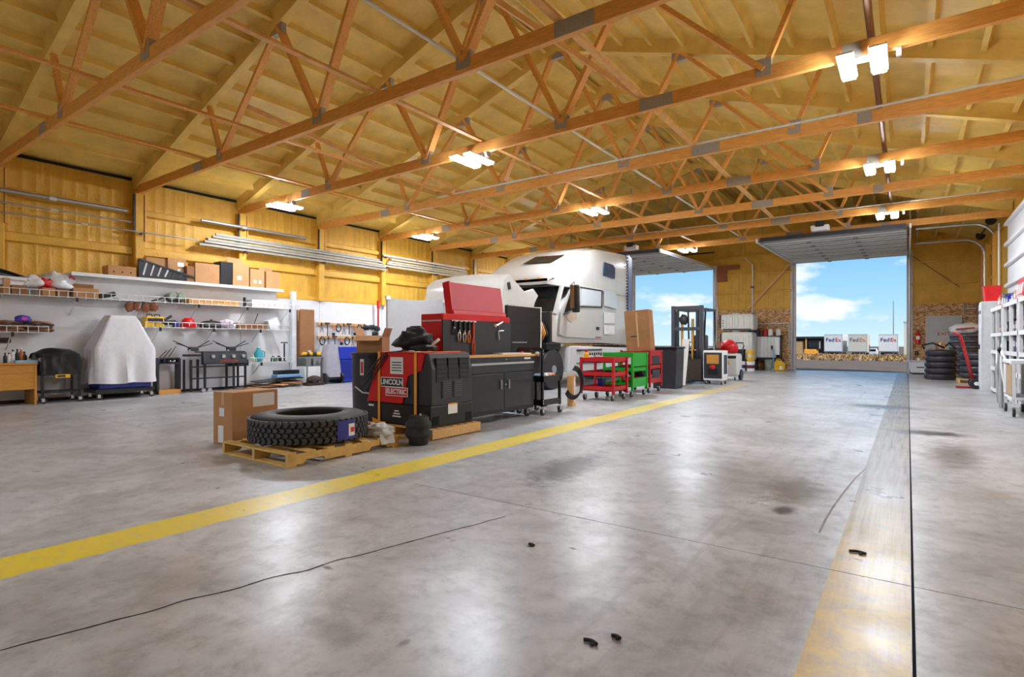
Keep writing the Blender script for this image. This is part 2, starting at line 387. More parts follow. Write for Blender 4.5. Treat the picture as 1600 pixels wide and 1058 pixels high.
# right wall
wr = B(XR, XR+.2, Y0, Y1, 0, 5.05).build('wall_right', foam); tag(wr, kind='structure')
for y in posts_y:
    if 14.5 < y < 20.6: continue
    B(XR-.16, XR, y-.1, y+.1, 0, 4.63).build('post', foam, wr, bevel=.02)
for y in posts_y[:-1]:
    for z in (.9, 1.8, 2.6, 3.4, 4.2) if not 12.5 < y < 20.3 else (4.65,): B(XR-.07, XR, y+.1, y+TS-.1, z-.06, z+.06).build('girt', foam, wr, bevel=.02)
# ---- roof
cl = MB()
for sgn in (-1, 1):
    xe = XL-.35 if sgn < 0 else XR+.35
    a, b2 = sorted((RX, xe)); za, zb = roofz(a), roofz(b2)
    cl.add([(a, Y0-.3, za), (b2, Y0-.3, zb), (b2, Y1+.3, zb), (a, Y1+.3, za), (a, Y0-.3, za+.15), (b2, Y0-.3, zb+.15), (b2, Y1+.3, zb+.15), (a, Y1+.3, za+.15)],
           [(0, 1, 2, 3), (4, 5, 6, 7), (0, 1, 5, 4), (2, 3, 7, 6), (1, 2, 6, 5), (0, 3, 7, 4)])
ceil_ = cl.build('ceiling', rfoam); tag(ceil_, kind='structure')
# purlins under the roof skin, foamed over, wavering a little
def purlin(x, sgn):
    th = math.atan(SL)*sgn; mb = MB(); ny = 70
    prof = [(-.06, .005), (-.042, -.03), (-.034, -.135), (.034, -.135), (.042, -.03), (.06, .005)]
    def fn(u, v):
        k = round(u*5); y = Y0+v*(Y1-Y0); a, d = prof[k]; j = 1+.22*noise.noise((y*1.3, x*3, k))
        px_, pz_ = a*j, d*(1+.25*noise.noise((y*.9, x*5, 9)))
        return (x+px_*math.cos(th)+pz_*math.sin(th), y, roofz(x)+.004+pz_*math.cos(th)-px_*math.sin(th))
    return mb.grid(fn, 5, ny).build('purlin', rfoam, ceil_, smooth='auto')
k = .32
while k < 8.1:
    purlin(RX-k, -1); purlin(RX+k, 1); k += .61
MB().prism([(RX-.25, roofz(RX-.25)+.01), (RX, RZ-.12), (RX+.25, roofz(RX+.25)+.01)], 'y', Y0, Y1).build('ridge_foam', rfoam, ceil_, smooth=True)
# ---- roof trusses
def truss(label):
    t = thing('roof_truss', label, 'roof truss', (0, 0, 0), 0, 'timber roof trusses')
    xa, xb = XL+.02, XR-.02; zc = 4.63; ch = .19
    for x0, x1 in ((xa, -11.55), (-11.55, -4.0), (-4.0, xb)):
        B(x0, x1, -.04, .04, zc, zc+ch).build('bottom_chord', wood, t, bevel=.004)
    for sgn in (-1, 1):
        x0 = RX; x1 = xa if sgn < 0 else xb; mb = MB(); n = 24
        prof = [(-.12, .02), (-.09, -.05), (-.08, -.27), (.08, -.27), (.09, -.05), (.12, .02)]
        def fn(u, v):
            x = x0+(x1-x0)*v; a, d = prof[round(u*5)]
            d2 = d*(1+.06*noise.noise((x*1.5, a*9, sgn))); return (x, a*(1+.12*noise.noise((x*1.2, 3, a*5))), roofz(x)+d2)
        mb.grid(fn, 5, n).build('top_chord', rfoam, t, smooth='auto')
    bn = {1: 1.52, 2: 4.58}; tn = {0: 0, 1: 2.65, 2: 5.05}
    def tz(k): return roofz(RX+tn[k])-.27
    for sgn in (-1, 1):
        for b_, t_, wd, m_ in ((1, 0, .14, wood), (1, 1, .14, wood), (2, 1, .14 if sgn > 0 else .1, wood), (2, 2, .085, wood)):
            MB().beam((RX+sgn*bn[b_], 0, zc+ch-.04), (RX+sgn*tn[t_]+(sgn*.1 if t_ == 0 else 0), 0, tz(t_)+.05), .065, wd, up=(0, 1, 0)).xf() .build('web', m_, t)
        for b_, wd in ((1, .19), (2, .15)):
            x = RX+sgn*bn[b_]; B(x-wd/2-.02, x+wd/2+.02, -.047, .047, zc+.06, zc+ch+.1).build('gusset_plate', plate_m, t)
        x = RX+sgn*tn[1]; B(x-.15, x+.15, -.047, .047, tz(1)-.12, tz(1)+.06).build('gusset_plate', plate_m, t)
    B(RX-.17, RX+.17, -.047, .047, tz(0)-.14, tz(0)+.08).build('gusset_plate', plate_m, t)
    for x, wd in ((-11.55, .32), (-9.0, .0), (-3.0, .5), (-.55, .2)):
        if wd: B(x-wd/2, x+wd/2, -.047, .047, zc+.005, zc+ch-.005).build('splice_plate', plate_m, t)
    return t
tl = {2: 'orange timber roof truss with three shop lights, next after the bare trusses', 0: 'orange timber roof truss with bare bottom chord, meeting the wall above the desk', 1: 'orange timber roof truss with bare bottom chord, meeting the wall above the covered machine', 5: 'orange timber roof truss without lights, between two trusses with shop lights',
      3: 'orange timber roof truss with a white conduit lying along its bottom chord',
      4: 'orange timber roof truss carrying three shop lights, beyond the conduit-topped truss', 6: 'orange timber roof truss with a thin conduit, just before the raised overhead doors', 7: 'orange timber roof truss above the raised doors, closest to the far wall'}
t0 = truss('orange timber roof truss with bare bottom chord and metal gusset plates')
for i, y in enumerate(TRY):
    o = t0 if i == 0 else copy_tree(t0)
    o.location.y = y; o['label'] = tl.get(i, t0['label'])
# lateral braces, lying on the bottom chords
for x, lab in ((-11.3, 'long timber brace over the truss chords, the one by the left eave'), (-9.1, 'long timber brace over the truss chords, next to the eave-side brace'),
               (-6.25, 'long timber brace over the truss chords, under the ridge'), (-3.2, 'pale timber brace over the truss chords, beside the drive-through bay')):
    tag(B(x-.045, x+.045, .5, TRY[-1]+.3, 4.822, 4.86).build('brace_board', wood2 if x > -7 else wood), lab, 'brace', 'lateral braces over the trusses')
for x0_, x1_, y0_, y1_ in ((-10.0, -9.0, TRY[1], TRY[2]), (-10.2, -9.3, TRY[3], TRY[4]), (-4.6, -3.3, TRY[1], TRY[2]), (-8.4, -7.9, TRY[4], TRY[5])):
    tag(MB().beam((x0_, y0_+.1, 5.85 if x0_ > -9 else 5.6), (x1_, y1_-.02, 4.9), .035, .085).build('sway_brace', wood2), 'thin slanting timber sway brace between two roof trusses', 'brace', 'sway braces')
tag(MB().cyl((-4.72, .4, 4.87), (-4.72, TRY[-1]+1, 4.87), .022, 8).build('conduit', offw, smooth='auto'), 'thin white conduit running the length of the shop above the chords', 'conduit')
tag(MB().cyl((-9.6, TRY[3]-.07, 4.845), (XR-.3, TRY[3]-.07, 4.845), .02, 8).build('conduit', offw, smooth='auto'), 'white conduit lying across the shop on one truss chord', 'conduit')
tag(MB().cyl((-8.5, TRY[6]-.07, 4.845), (XR-.3, TRY[6]-.07, 4.845), .016, 8).build('conduit', offw, smooth='auto'), 'thin white conduit across the chord of the truss before the doors', 'conduit')
pp = MB(); pp.cyl((-.36, 3.6, 4.9), (-.36, TRY[6]+.6, 4.9), .04, 10); gp = pp.build('gas_pipe', M('brown_pipe', (128, 84, 52), .4, .4), smooth='auto'); tag(gp, 'brown steel pipe running lengthwise above the drive-through bay', 'pipe')
# ---- shop lights
tube_m = M('lit_tube', (236, 244, 255), .5, var=0, emit=LAMP_L)
def shop_light(x, y, label):
    t = thing('shop_light', label, 'ceiling light', (x, y, 4.63), 0, 'shop lights under the trusses')
    for s_ in (-.16, .16):
        tr = B(s_-.09, s_+.09, -.36, .36, -.075, -.05).build('tray', white, t, bevel=.006)
        B(s_-.07, s_+.07, -.34, .34, -.105, -.075).build('tube', tube_m, t)
    B(-.25, .25, -.05, .05, -.05, 0).build('bracket', alu, t)
    MB().cyl((.33, 0, -.04), (.38, 0, -.04), .06, 10).build('sensor', plate_m, t, smooth='auto')
    return t
for yi, nm in ((2, 'first lit'), (4, 'second lit'), (7, 'third lit')):
    for x, side in ((-12.45, 'wall side'), (-6.5, 'middle'), (-.44, 'bay side')):
        shop_light(x, TRY[6 if yi == 7 and x > -1 else yi], 'twin-tube shop light %s, level with the %s' % ({'wall side': 'near the wall with shelves', 'middle': 'at mid span of its truss', 'bay side': 'above the drive-through bay'}[side], {2: 'black workbench', 4: 'red tray carts', 7: 'forklift'}[yi]))  # bay light level with the forklift is added to brighten the door end
for x in (-6.5,):     # unseen light added behind the camera to brighten the near end
    shop_light(x, TY1-2*TS, 'unseen twin-tube shop light added behind the camera as fill light')
# ================================================================== DOORS
def overhead_door(x0, x1, label, ywall=Y1, sg=-1, curve=True):
    t = thing('overhead_door', label, 'overhead door', ((x0+x1)/2, ywall, DOOR_H), 0, 'raised sectional doors'); off = ((x0+x1)/2, ywall, DOOR_H)
    # sections: one still upright under the header, the rest lying back on the tracks
    n = 7; sec = 1.0; ys = ywall+sg*.12; zs = DOOR_H-.03; dzs = -.017
    for i in range(n):
        ya, za = ys+sg*i*sec, zs+i*dzs
        p = MB().beam(((x0+x1)/2, ya, za), ((x0+x1)/2, ya+sg*(sec-.02), za+dzs), x1-x0+.06, .045, up=(0, 0, 1)).build('panel', M('panel_white', (250, 250, 250), .45, var=.03) if i else M('panel_grey', (206, 208, 212), .5), t, bevel=.006, off=off)
        for q in (.06, .5): MB().beam((x0, ya+sg*q, za-.045), (x1, ya+sg*q, za-.045), .07, .04).build('strut', offw, p, off=off)
        for q in (.28, .75): MB().beam((x0, ya+sg*q, za-.03), (x1, ya+sg*q, za-.03), .03, .02).build('strut', M('panel_grey'), p, off=off)
        for k in (1, 2):
            xx = x0+(x1-x0)*k/3; MB().obox((xx, ya+sg*.06, za-.07), (.14, .12, .03)).build('hinge', M('panel_white'), p, off=off)
    ye = ys+sg*n*sec
    B(x0, x1, *sorted((ye, ye+sg*.07)), zs+n*dzs-.03, zs+n*dzs+.09).build('bottom_rail', charcoal, t, off=off)
    for x in (x0-.09, x1+.09):
        pts = [(x, ywall+sg*.1, .02), (x, ywall+sg*.1, DOOR_H-.35)]
        for k in range(1, 8):
            a = k/8*math.pi/2; pts.append((x, ywall+sg*(.1+.32*(1-math.cos(a))), DOOR_H-.35+.32*math.sin(a)))
        pts += [(x, ywall+sg*.45, DOOR_H-.03), (x, ye, zs+n*dzs)]
        MB().tube(pts, .03, 6).build('track', alu, t, off=off)
        MB().beam((x, ywall+sg*.3, DOOR_H-.02), (x, ye+sg*.1, zs+n*dzs+.01), .05, .13).build('track_angle', white, t, off=off)
        MB().beam((x, ye-sg*.7, 4.7), (x, ye-sg*.75, roofz(x)-.03), .03, .03).build('hanger', steel, t, off=off)
        B(x-.1, x+.1, *sorted((ywall, ywall+sg*.06)), 0, DOOR_H+.1).build('jamb', M('door_jamb', (196, 190, 190), .45, .2), t, bevel=.006, off=off)
    MB().cyl((x0-.1, ywall+sg*.22, DOOR_H+.72), (x1+.1, ywall+sg*.22, DOOR_H+.72), .03, 8).build('spring_shaft', charcoal, t, off=off)
    return t
d1 = overhead_door(*DOORS[0], 'white sectional overhead door raised over the drive-through bay')
d2 = overhead_door(*DOORS[1], 'white sectional overhead door raised behind the white truck cab')
op = thing('door_opener', 'white overhead door opener hung above the drive-through door', 'door opener', (-2.2, 19.45, 4.66)); B(-.25, .25, -.15, .15, 0, .16).build('housing', white, op, bevel=.03); B(-.12, .12, -.17, .1, .1, .26).build('motor', charcoal, op, bevel=.02); MB().cyl((0, 0, .2), (0, 0, roofz(-2.2)-4.7), .02).build('hanger', steel, op)
op2 = copy_tree(op); op2.location = (-8.4, 19.45, 4.66); [setattr(ch, 'scale', (1, 1, 1.31)) for ch in op2.children if ch.name.startswith('hanger')]; op2['label'] = 'white overhead door opener hung above the truck bay door'
# man door in the far wall
dm = thing('door_1', 'grey steel man door with a red lettered exit sign', 'door', (1.11, Y1-.03, 0)); dm['kind'] = 'structure'
B(-.47, .47, -.045, -.005, .01, 2.14).build('leaf', M('grey_door', (190, 190, 188), .45, var=.05), dm, bevel=.004)
for a, b2, c, d in ((-.55, -.47, 0, 2.24), (.47, .55, 0, 2.24), (-.47, .47, 2.14, 2.24)): B(a, b2, -.06, 0, c, d).build('door_frame', MATS['grey_door'], dm)
sg_ = B(-.14, .16, -.052, -.045, 1.44, 1.64).build('exit_sign', M('sign_cream', (214, 204, 186), .6), dm)
text('EXIT', .19, M('exit_red', (110, 20, 18), .6), sg_, (.01, -.055, 1.54), (math.pi/2, 0, 0))
MB().cyl((-.4, -.045, 1.0), (-.4, -.1, 1.0), .03).build('knob', chrome, dm, smooth='auto')
# white sectional door in the right wall with heavy struts
rd = thing('overhead_door', 'closed white sectional door in the side wall above the racks', 'overhead door', (XR-.02, 17.6, 0))
for k in range(8):
    p = B(-.08, -.02, -2.6, 2.6, k*.56+.005, k*.56+.555).build('panel', white, rd, bevel=.006)
    B(-.16, -.08, -2.6, 2.6, k*.56+.47, k*.56+.55).build('strut', white, p, bevel=.01)
# tracks of the side door near the far corner
trk = thing('door_tracks', 'curved galvanised door tracks on the side wall by the far corner', 'door track', (XR-.1, 24.2, 0))
for dy, zt in ((-1.5, 4.35), (1.45, 4.3)):
    pts = [(0, dy, .02), (0, dy, zt)]
    for k in range(1, 8):
        a = k/8*math.pi/2; pts.append((-.6*(1-math.cos(a)), dy, zt+.6*math.sin(a)))
    pts += [(-.6, dy, zt+.6), (-2.0, dy, zt+.62)]
    MB().tube(pts, .04, 6).build('track', alu, trk)
    MB().beam((-1.95, dy, zt+.62), (-1.95, dy, roofz(XR-2.05)-.05), .03, .03).build('hanger', steel, trk)
MB().beam((-1.95, -1.5, 4.97), (-1.95, 1.45, 4.92), .03, .03).build('cross_bar', steel, trk)
MB().cyl((-.12, -1.7, 5.0), (-.12, 1.7, 5.0), .03).build('shaft', charcoal, trk)
for dy in (-1.55, 1.5): MB().cyl((-.12, dy-.06, 5.0), (-.12, dy+.06, 5.0), .14, 14).build('cable_drum', charcoal, trk, smooth='auto')
B(-.1, 0, -1.75, -1.6, 0, 4.55).build('jamb', wood, trk); B(-.1, 0, 1.55, 1.7, 0, 4.55).build('jamb', wood, trk)
cn = MB(); cn.tube([(XR-.2, 21.0, 4.62), (XR-.2, 21.0, .0)], .025); tag(cn.build('conduit', white), 'white vertical conduit on the side wall beside the door tracks', 'conduit')
cn = MB(); cn.tube([(-5.72, Y1-.12, 1.0), (-5.72, Y1-.12, 4.75), (-5.72, Y1-1.5, 4.85)], .03)
cc = thing('conduit', 'vertical conduit on the yellow foam wall between the two doors', 'conduit', (-5.72, Y1-.12, 1.0)); cn.build('pipe', offw, cc, off=(-5.72, Y1-.12, 1.0))
for z in (2.5, 3.72): MB().obox((0, -.02, z-1.0), (.16, .06, .08)).build('box_clamp', charcoal, cc)
fe = thing('fire_extinguisher', 'red fire extinguisher on the board wall beside the man door', 'fire extinguisher', (.32, Y1-.12, 1.15))
MB().lathe([(.03, 0), (.085, .02), (.085, .38), (.05, .45), (.025, .47), (.025, .52)], n=14).build('cylinder', red, fe, smooth='auto'); MB().obox((0, -.02, .54), (.05, .14, .05)).build('valve', black, fe); B(-.06, .06, -.09, -.082, .18, .32).build('label_sheet', paper, fe)
ab = thing('alarm_pull', 'small black switch box under the fire extinguisher', 'switch', (.28, Y1-.08, .72)); B(-.06, .06, 0, .05, 0, .16).build('box', black, ab, bevel=.01); B(-.02, .02, -.02, 0, .05, .1).build('button', red, ab)

# ================================================================== OUTSIDE
asph = M('gravel_yard', (112, 94, 76), .95, var=.18, scale=.6, bump=.3, bscale=30)
gm = MB()
prof = [(Y1+.25, -.02), (36, -.02), (60, -.06), (66, .02), (74, -.35), (82, -1.35), (500, -1.6)]
def yard(u, v):
    k = min(int(v*6+.001), 6); y, z = prof[k]; x = -260+u*420; return (x, y, z+(.05*noise.noise((x*.2, y, 1)) if k >= 2 else 0))
gd = gm.grid(yard, 60, 6).build('ground', asph); tag(gd, kind='structure')
gn = B(-200, 160, -300, Y0-.25, -.3, -.02).build('ground_near', asph); tag(gn, kind='structure')
for a, b2 in ((-200, XL-.3), (XR+.3, 160)): tag(B(a, b2, Y0-.25, Y1+.25, -.3, -.02).build('ground_side', asph), kind='structure')
# dry grass strip: tufts nobody could count
gr = MB(); rg = random.Random(3)
for i in range(5200):
    y = rg.uniform(44, 68); x = rg.uniform(-34, 14)*1.0; z = 0 if y < 63 else -.15
    if noise.noise((x*.25, y*.25, 3)) < -.15: continue
    h = rg.uniform(.06, .26); a = rg.uniform(0, 6.28); wd = rg.uniform(.05, .2); dx, dy = math.cos(a)*wd, math.sin(a)*wd; lx, ly = rg.uniform(-.15, .15), rg.uniform(-.15, .15)
    gr.add([(x-dx, y-dy, z-.05), (x+dx, y+dy, z-.05), (x+lx, y+ly, z+h)], [(0, 1, 2)])
    gr.add([(x-dy, y+dx, z-.05), (x+dy, y-dx, z-.05), (x-lx, y+ly, z+h*.9)], [(0, 1, 2)])
tag(gr.build('dry_grass', M('dry_grass', (188, 148, 96), .9, var=.3, scale=2)), 'dry tan grass along the far edge of the yard', 'grass', kind='stuff')
def trailer(px, label, grp, dist=100., wpx=28, faded=False, blank=False):
    r = ray(px, HOR); Yd = dist; x = r[0]/r[1]*Yd
    t = thing('box_trailer', label, 'trailer', (x, Yd, -1.4), 0, grp); W, L, H0, H1 = 1.22, 8.5, 1.15, 3.92
    bm_ = M('trailer_white', (240, 238, 232), .5) if not faded else M('trailer_cream', (226, 214, 194), .6, var=.1)
    B(-W, W, 0, L, H0, H1).build('body', bm_, t, bevel=.04)
    for a in (-W, W): B(a-.03, a+.03, -.02, .04, H0, H1).build('corner_post', offw, t)
    B(-W, W, -.02, .04, H1-.12, H1+.01).build('roof_rail', offw, t); B(-W, W, -.02, .05, H0-.02, H0+.15).build('sill', steel, t)
    for yy in (6.0, 7.2):
        for a in (-1, 1): MB().cyl((a*.75, yy, .5), (a*1.15, yy, .5), .5, 16).build('wheel', rubber, t, smooth='auto')
    for a in (-.8, .8): B(a-.06, a+.06, 1.6, 1.75, .05, H0).build('landing_leg', charcoal, t)
    B(-.6, .6, .3, 7.8, H0-.25, H0).build('frame', charcoal, t)
    text('Fed', .82, M('violet_ink', (76, 38, 132), .5) if not faded else M('violet_faded', (140, 116, 150), .6), t, (-1.02, -.03, 3.05), (math.pi/2, 0, 0), align='LEFT', ext=.01)
    text('Ex', .82, M('vermilion_ink', (232, 70, 30), .5) if not faded else M('orange_faded', (224, 150, 112), .6), t, (.27, -.03, 3.05), (math.pi/2, 0, 0), align='LEFT', ext=.01)
    return t
trailer(1302, 'white freight trailer beside the orange loader, violet and orange lettering', 'freight trailers across the yard')
trailer(1340, 'cream freight trailer with faded lettering, between two white ones', 'freight trailers across the yard', faded=True)
trailer(1388, 'white freight trailer next to the tall mast, dark opening at its foot', 'freight trailers across the yard', dist=104.)
ld = thing('wheel_loader', 'orange loader parked beside the first white trailer', 'loader', (ray(1268, HOR)[0]/ray(1268, HOR)[1]*90, 90, -1.35))
B(-1.0, .6, 0, 2.5, .7, 1.6).build('hood', orange, ld, bevel=.12); B(-.4, .9, .4, 2.2, 1.6, 2.7).build('cab', glassd, ld, bevel=.08); B(-.45, .95, .35, 2.25, 2.7, 2.82).build('cab_roof', charcoal, ld); B(-1.3, .8, -.5, 0, .35, .9).build('bucket', yel, ld, bevel=.05)
for a in (-.9, .7):
    for yy in (.3, 2.2): MB().cyl((a-.2, yy, .55), (a+.2, yy, .55), .55, 16).build('wheel', rubber, ld, smooth='auto')
xs = lambda px, Y: ray(px, HOR)[0]/ray(px, HOR)[1]*Y
sh = thing('shed', 'low open shed with dark flat roof behind the loader', 'building', (xs(1248, 116), 116, -1.4))
B(-9, 6, 0, 6, 3.4, 3.75).build('roof', charcoal, sh); B(-9, 6, 5.8, 6, 0, 3.4).build('back_wall', M('shed_wall', (96, 84, 70), .8), sh); B(-1.2, .6, .3, 2.2, 0, 2.9).build('crate_wall', M('tan_board', (206, 166, 112), .8), sh)
for a in (-8.8, -4.5, 1.2, 5.8): B(a-.12, a+.12, .1, .35, 0, 3.4).build('post', wood, sh)
ms = thing('radio_mast', 'tall thin grey mast standing behind the trailers', 'mast', (xs(1396, 122), 122, -1.4))
MB().cyl((0, 0, 0), (0, 0, 10.2), .1, 8, .05).build('pole', steel, ms); B(-.3, .3, -.3, .3, 0, .3).build('base', offw, ms)
sl = thing('silo', 'pale square tower at the edge of the yard', 'tower', (xs(1424, 112), 112, -1.4)); B(-1, 2, 0, 3, 0, 6).build('body', M('tower_cream', (226, 216, 196), .7), sl); B(-1.1, 2.1, -.1, 3.1, 6, 6.2).build('cap', offw, sl)
cr_ = thing('parked_car', 'white car parked between the trailers across the yard', 'car', (xs(1361, 128), 128, -1.4)); MB().prism([(-1.0, .3), (1.0, .3), (1.0, .9), (.8, 1.45), (-.8, 1.45), (-1.0, .9)], 'y', 0, 4).build('body', white, cr_, bevel=.1); B(-.78, .78, -.02, .05, .95, 1.35).build('windscreen', glassd, cr_)
for a in (-.8, .8): MB().cyl((a-.1, .8, .32), (a+.1, .8, .32), .32, 14).build('wheel', rubber, cr_)
# ================================================================== GENERIC SMALL BUILDERS
def caster(t, x, y, r=.06, mat=None, off=(0, 0, 0)):
    c = MB().obox((x, y, r*1.75), (.07, .05, .02)).add([], []).build('caster', alu, t)
    mb = MB()
    for s_ in (-.022, .022): mb.obox((x+s_, y+.01, r*1.3), (.006, .05, r*1.1))
    mb.build('fork', alu, c); MB().cyl((x-.016, y+.015, r), (x+.016, y+.015, r), r, 14).build('wheel', mat or rubber, c, smooth='auto')
def carton(label, loc, size, rz=0, group=None, mat=None, tape=True, flaps=0, lab=None, name='cardboard_box', holes=False):
    w_, d_, h_ = size; m_ = mat or card
    t = thing(name, label, 'box', loc, rz, group)
    if flaps:
        mb = MB(); e = .006
        mb.box(-w_/2, w_/2, -d_/2, d_/2, 0, e)
        for a in (-1, 1):
            mb.box(min(a*w_/2, a*(w_/2-e)), max(a*w_/2, a*(w_/2-e)), -d_/2, d_/2, e, h_); mb.box(-w_/2+e, w_/2-e, min(a*d_/2, a*(d_/2-e)), max(a*d_/2, a*(d_/2-e)), e, h_)
        mb.build('body', m_, t)
        for k in range(flaps):
            a = (-1, 1, -1, 1)[k]
            if k < 2: MB().obox((a*(w_/2+.02), 0, h_+d_*.2), (.005, d_-.01, d_*.42), (0, a*.35, 0)).build('flap', m_, t)
            else: MB().obox((0, a*(d_/2+.07), h_-.02), (w_-.01, .16, .005), (-a*.5, 0, 0)).build('flap', m_, t)
    else:
        B(-w_/2, w_/2, -d_/2, d_/2, 0, h_).build('body', m_, t, bevel=.004)
        if tape:
            tp = MB().box(-.025, .025, -d_/2-.001, d_/2+.001, h_, h_+.0015); tp.box(-.025, .025, -d_/2-.002, -d_/2, h_*.75, h_); tp.box(-.025, .025, d_/2, d_/2+.002, h_*.75, h_)
            tp.build('tape', M('packing_tape', (206, 170, 120), .3), t)
    for q in (lab or []):
        face, u, v, lw, lh = q
        if face == 'x': B(w_/2, w_/2+.002, u*d_/2-lw/2, u*d_/2+lw/2, v*h_-lh/2, v*h_+lh/2).build('label_sheet', paper, t)
        if face == '-y': B(u*w_/2-lw/2, u*w_/2+lw/2, -d_/2-.002, -d_/2, v*h_-lh/2, v*h_+lh/2).build('label_sheet', paper, t)
    if holes:
        for a in (-.3, 0, .3): B(w_/2, w_/2+.002, a*d_-.015, a*d_+.015, h_*.3, h_*.45).build('hand_hole', ink, t)
    return t
def pallet(name, label, loc, wx, wy, mat, rz=0, grp='wooden pallets'):
    t = thing(name, label, 'pallet', loc, rz, grp); h = .135
    for i in range(3):
        x = (-1, 0, 1)[i]*(wx/2-.02); mb = MB()
        prof = [(-wy/2, .018), (-wy/2+.17, .018), (-wy/2+.2, .055), (-wy/2+.4, .055), (-wy/2+.43, .018), (wy/2-.43, .018), (wy/2-.4, .055), (wy/2-.2, .055), (wy/2-.17, .018), (wy/2, .018), (wy/2, h-.018), (-wy/2, h-.018)]
        mb.prism(prof, 'x', x-.02, x+.02).build('stringer', mat, t)
    n = 7
    for i in range(n):
        y = -wy/2+.045+(wy-.09)*i/(n-1); B(-wx/2, wx/2, y-.045, y+.045, h-.018, h).build('deck_board', mat, t, bevel=.002)
    for y in (-wy/2+.05, 0, wy/2-.05): B(-wx/2, wx/2, y-.045, y+.045, 0, .018).build('base_board', mat, t, bevel=.002)
    return t
def bottle(label, loc, h=.24, r=.035, mat=None, cap=None, grp=None):
    t = thing('bottle', label, 'bottle', loc, 0, grp)
    MB().lathe([(r*.9, 0), (r, .01), (r, h*.62), (r*.4, h*.78), (r*.35, h*.86)], n=14).build('body', mat or white, t, smooth='auto')
    MB().lathe([(r*.42, h*.86), (r*.42, h)], n=12).build('cap', cap or black, t, smooth='auto'); return t
# ================================================================== LEFT WALL
# desk
dk = thing('desk', 'oak veneer desk against the white wall board', 'desk', (-14.15, 2.5, 0)); oak = M('oak_veneer', (206, 142, 52), .45, var=.15, scale=6, stretch=(6, 1, 6))
DT = AX(58, 567, -13.82)[2]
B(-.34, .34, -1.0, .95, DT-.03, DT).build('top', oak, dk, bevel=.004)
B(-.32, .31, .9, .94, 0, DT-.03).build('side_panel', oak, dk); B(-.32, .31, -.98, -.94, 0, DT-.03).build('side_panel', oak, dk)
ap = B(.27, .3, -.94, .9, .3, DT-.03).build('modesty_panel', oak, dk); B(.3, .305, -.94, .9, DT-.2, DT-.195).build('groove', card2, ap)
for i, (px, h, r, c, lab) in enumerate(((8, .2, .03, black, 'black spray can'), (14, .2, .03, white, 'white squeeze bottle'), (20, .26, .035, offw, 'white trigger bottle'), (27, .27, .035, black, 'tall black bottle'), (33, .3, .04, M('amber', (190, 100, 40), .3), 'amber bottle with white cap'), (38, .22, .04, black, 'squat black can'))):
    y = AX(px, 565, -14.13)[1]; bottle(lab+' on the oak desk', (-14.13, y, DT), h, r, c, white if i in (4,) else black, 'bottles on the oak desk')
tr = thing('tray', 'pale blue plastic tray on the corner of the oak desk', 'tray', (-13.94, AX(40, 565, -13.94)[1], DT)); lb = M('light_blue_plastic', (150, 196, 226), .4); MB().prism([(-.1, .05), (-.09, 0), (.09, 0), (.1, .05), (.085, .05), (.08, .012), (-.08, .012), (-.085, .05)], 'y', -.16, .16).build('body', lb, tr); B(-.1, .1, -.165, -.155, 0, .05).build('end', lb, tr); B(-.1, .1, .155, .165, 0, .05).build('end', lb, tr)
rk = thing('magnetic_tool_rail', 'black rail fixed to the wall board above the desk', 'rail', (-14.5, 2.5, 1.2)); B(0, .05, -.4, AX(17, 533, -14.47)[1]-2.5, 0, .1).build('bar', black, rk, bevel=.01); B(0, .06, .05, .1, .02, .08).build('hook', alu, rk)
# black utility cart
bc = thing('utility_cart', 'black utility cart with yellow badge and a black bag heaped on it', 'cart', (-14.05, AX(90, 627, -14.05)[1], 0)); w2 = .3
for x in (-.22, .22):
    for y in (-w2, w2): B(x-.02, x+.02, y-.02, y+.02, .13, .92).build('post', black, bc); caster(bc, x, y, .055)
B(-.24, .24, -w2, w2, .2, .24).build('lower_shelf', black, bc); B(-.24, .24, -w2, w2, .55, .6).build('drawer_tray', black, bc)
bd = B(.24, .25, -.1, .14, .5, .57).build('badge', yel, bc); B(.25, .252, -.07, .06, .515, .555).build('print', ink, bd)
MB().grid(lambda u, v: (-.24+.5*v, -w2-.1+u*(w2*2+.1), 1.08-.07*(2*u-1)**2-.12*(2*v-1)**2+.05*noise.noise((u*4, v*3, 1))), 14, 8).build('bag_top', M('black_vinyl', (22, 22, 24), .35, var=.3, bump=.4, bscale=12), bc, smooth=True)
MB().grid(lambda u, v: (.25+.03*noise.noise((u*6, v*2, 7)), -w2+u*w2*2, .58+v*(.4+.06*noise.noise((u*3, 2, 1)))), 16, 6).build('bag_front', MATS['black_vinyl'], bc, smooth=True)
MB().grid(lambda u, v: (-.24+.5*u, -w2-.03-.05*v+.02*noise.noise((u*6, v*3, 4)), .6+v*.38), 10, 6).build('bag_side', MATS['black_vinyl'], bc, smooth=True)
# sheet-covered machine on a blue dolly
cg = thing('covered_machine', 'machine under a white dust sheet on a blue wheeled base', 'covered machine', (-14.05, AX(180, 618, -14.0)[1], 0))
YA, YB = AX(140, 560, -13.9)[1]-cg.location.y, AX(240, 560, -13.9)[1]-cg.location.y; ZT = AX(190, 493, -14.1)[2]
B(-.3, .3, YA+.12, YB-.1, .22, .42).build('base', M('navy_plastic', (30, 44, 120), .45), cg, bevel=.03); B(-.32, .32, YA+.05, YB-.05, .15, .22).build('frame', black, cg)
for y in (YA+.12, YB-.1):
    for x in (-.26, .26): caster(cg, x, y, .06)
MB().prism([(YA+.15, .42), (YB-.12, .42), (YB-.16, .8), ((YA+YB)/2+.2, ZT-.1), ((YA+YB)/2-.2, ZT-.1), (YA+.2, .8)], 'x', -.15, .15).build('machine_body', charcoal, cg)
sheetm = M('white_dust_sheet', (226, 224, 226), .85, var=.06, scale=9, bump=.25, bscale=9)
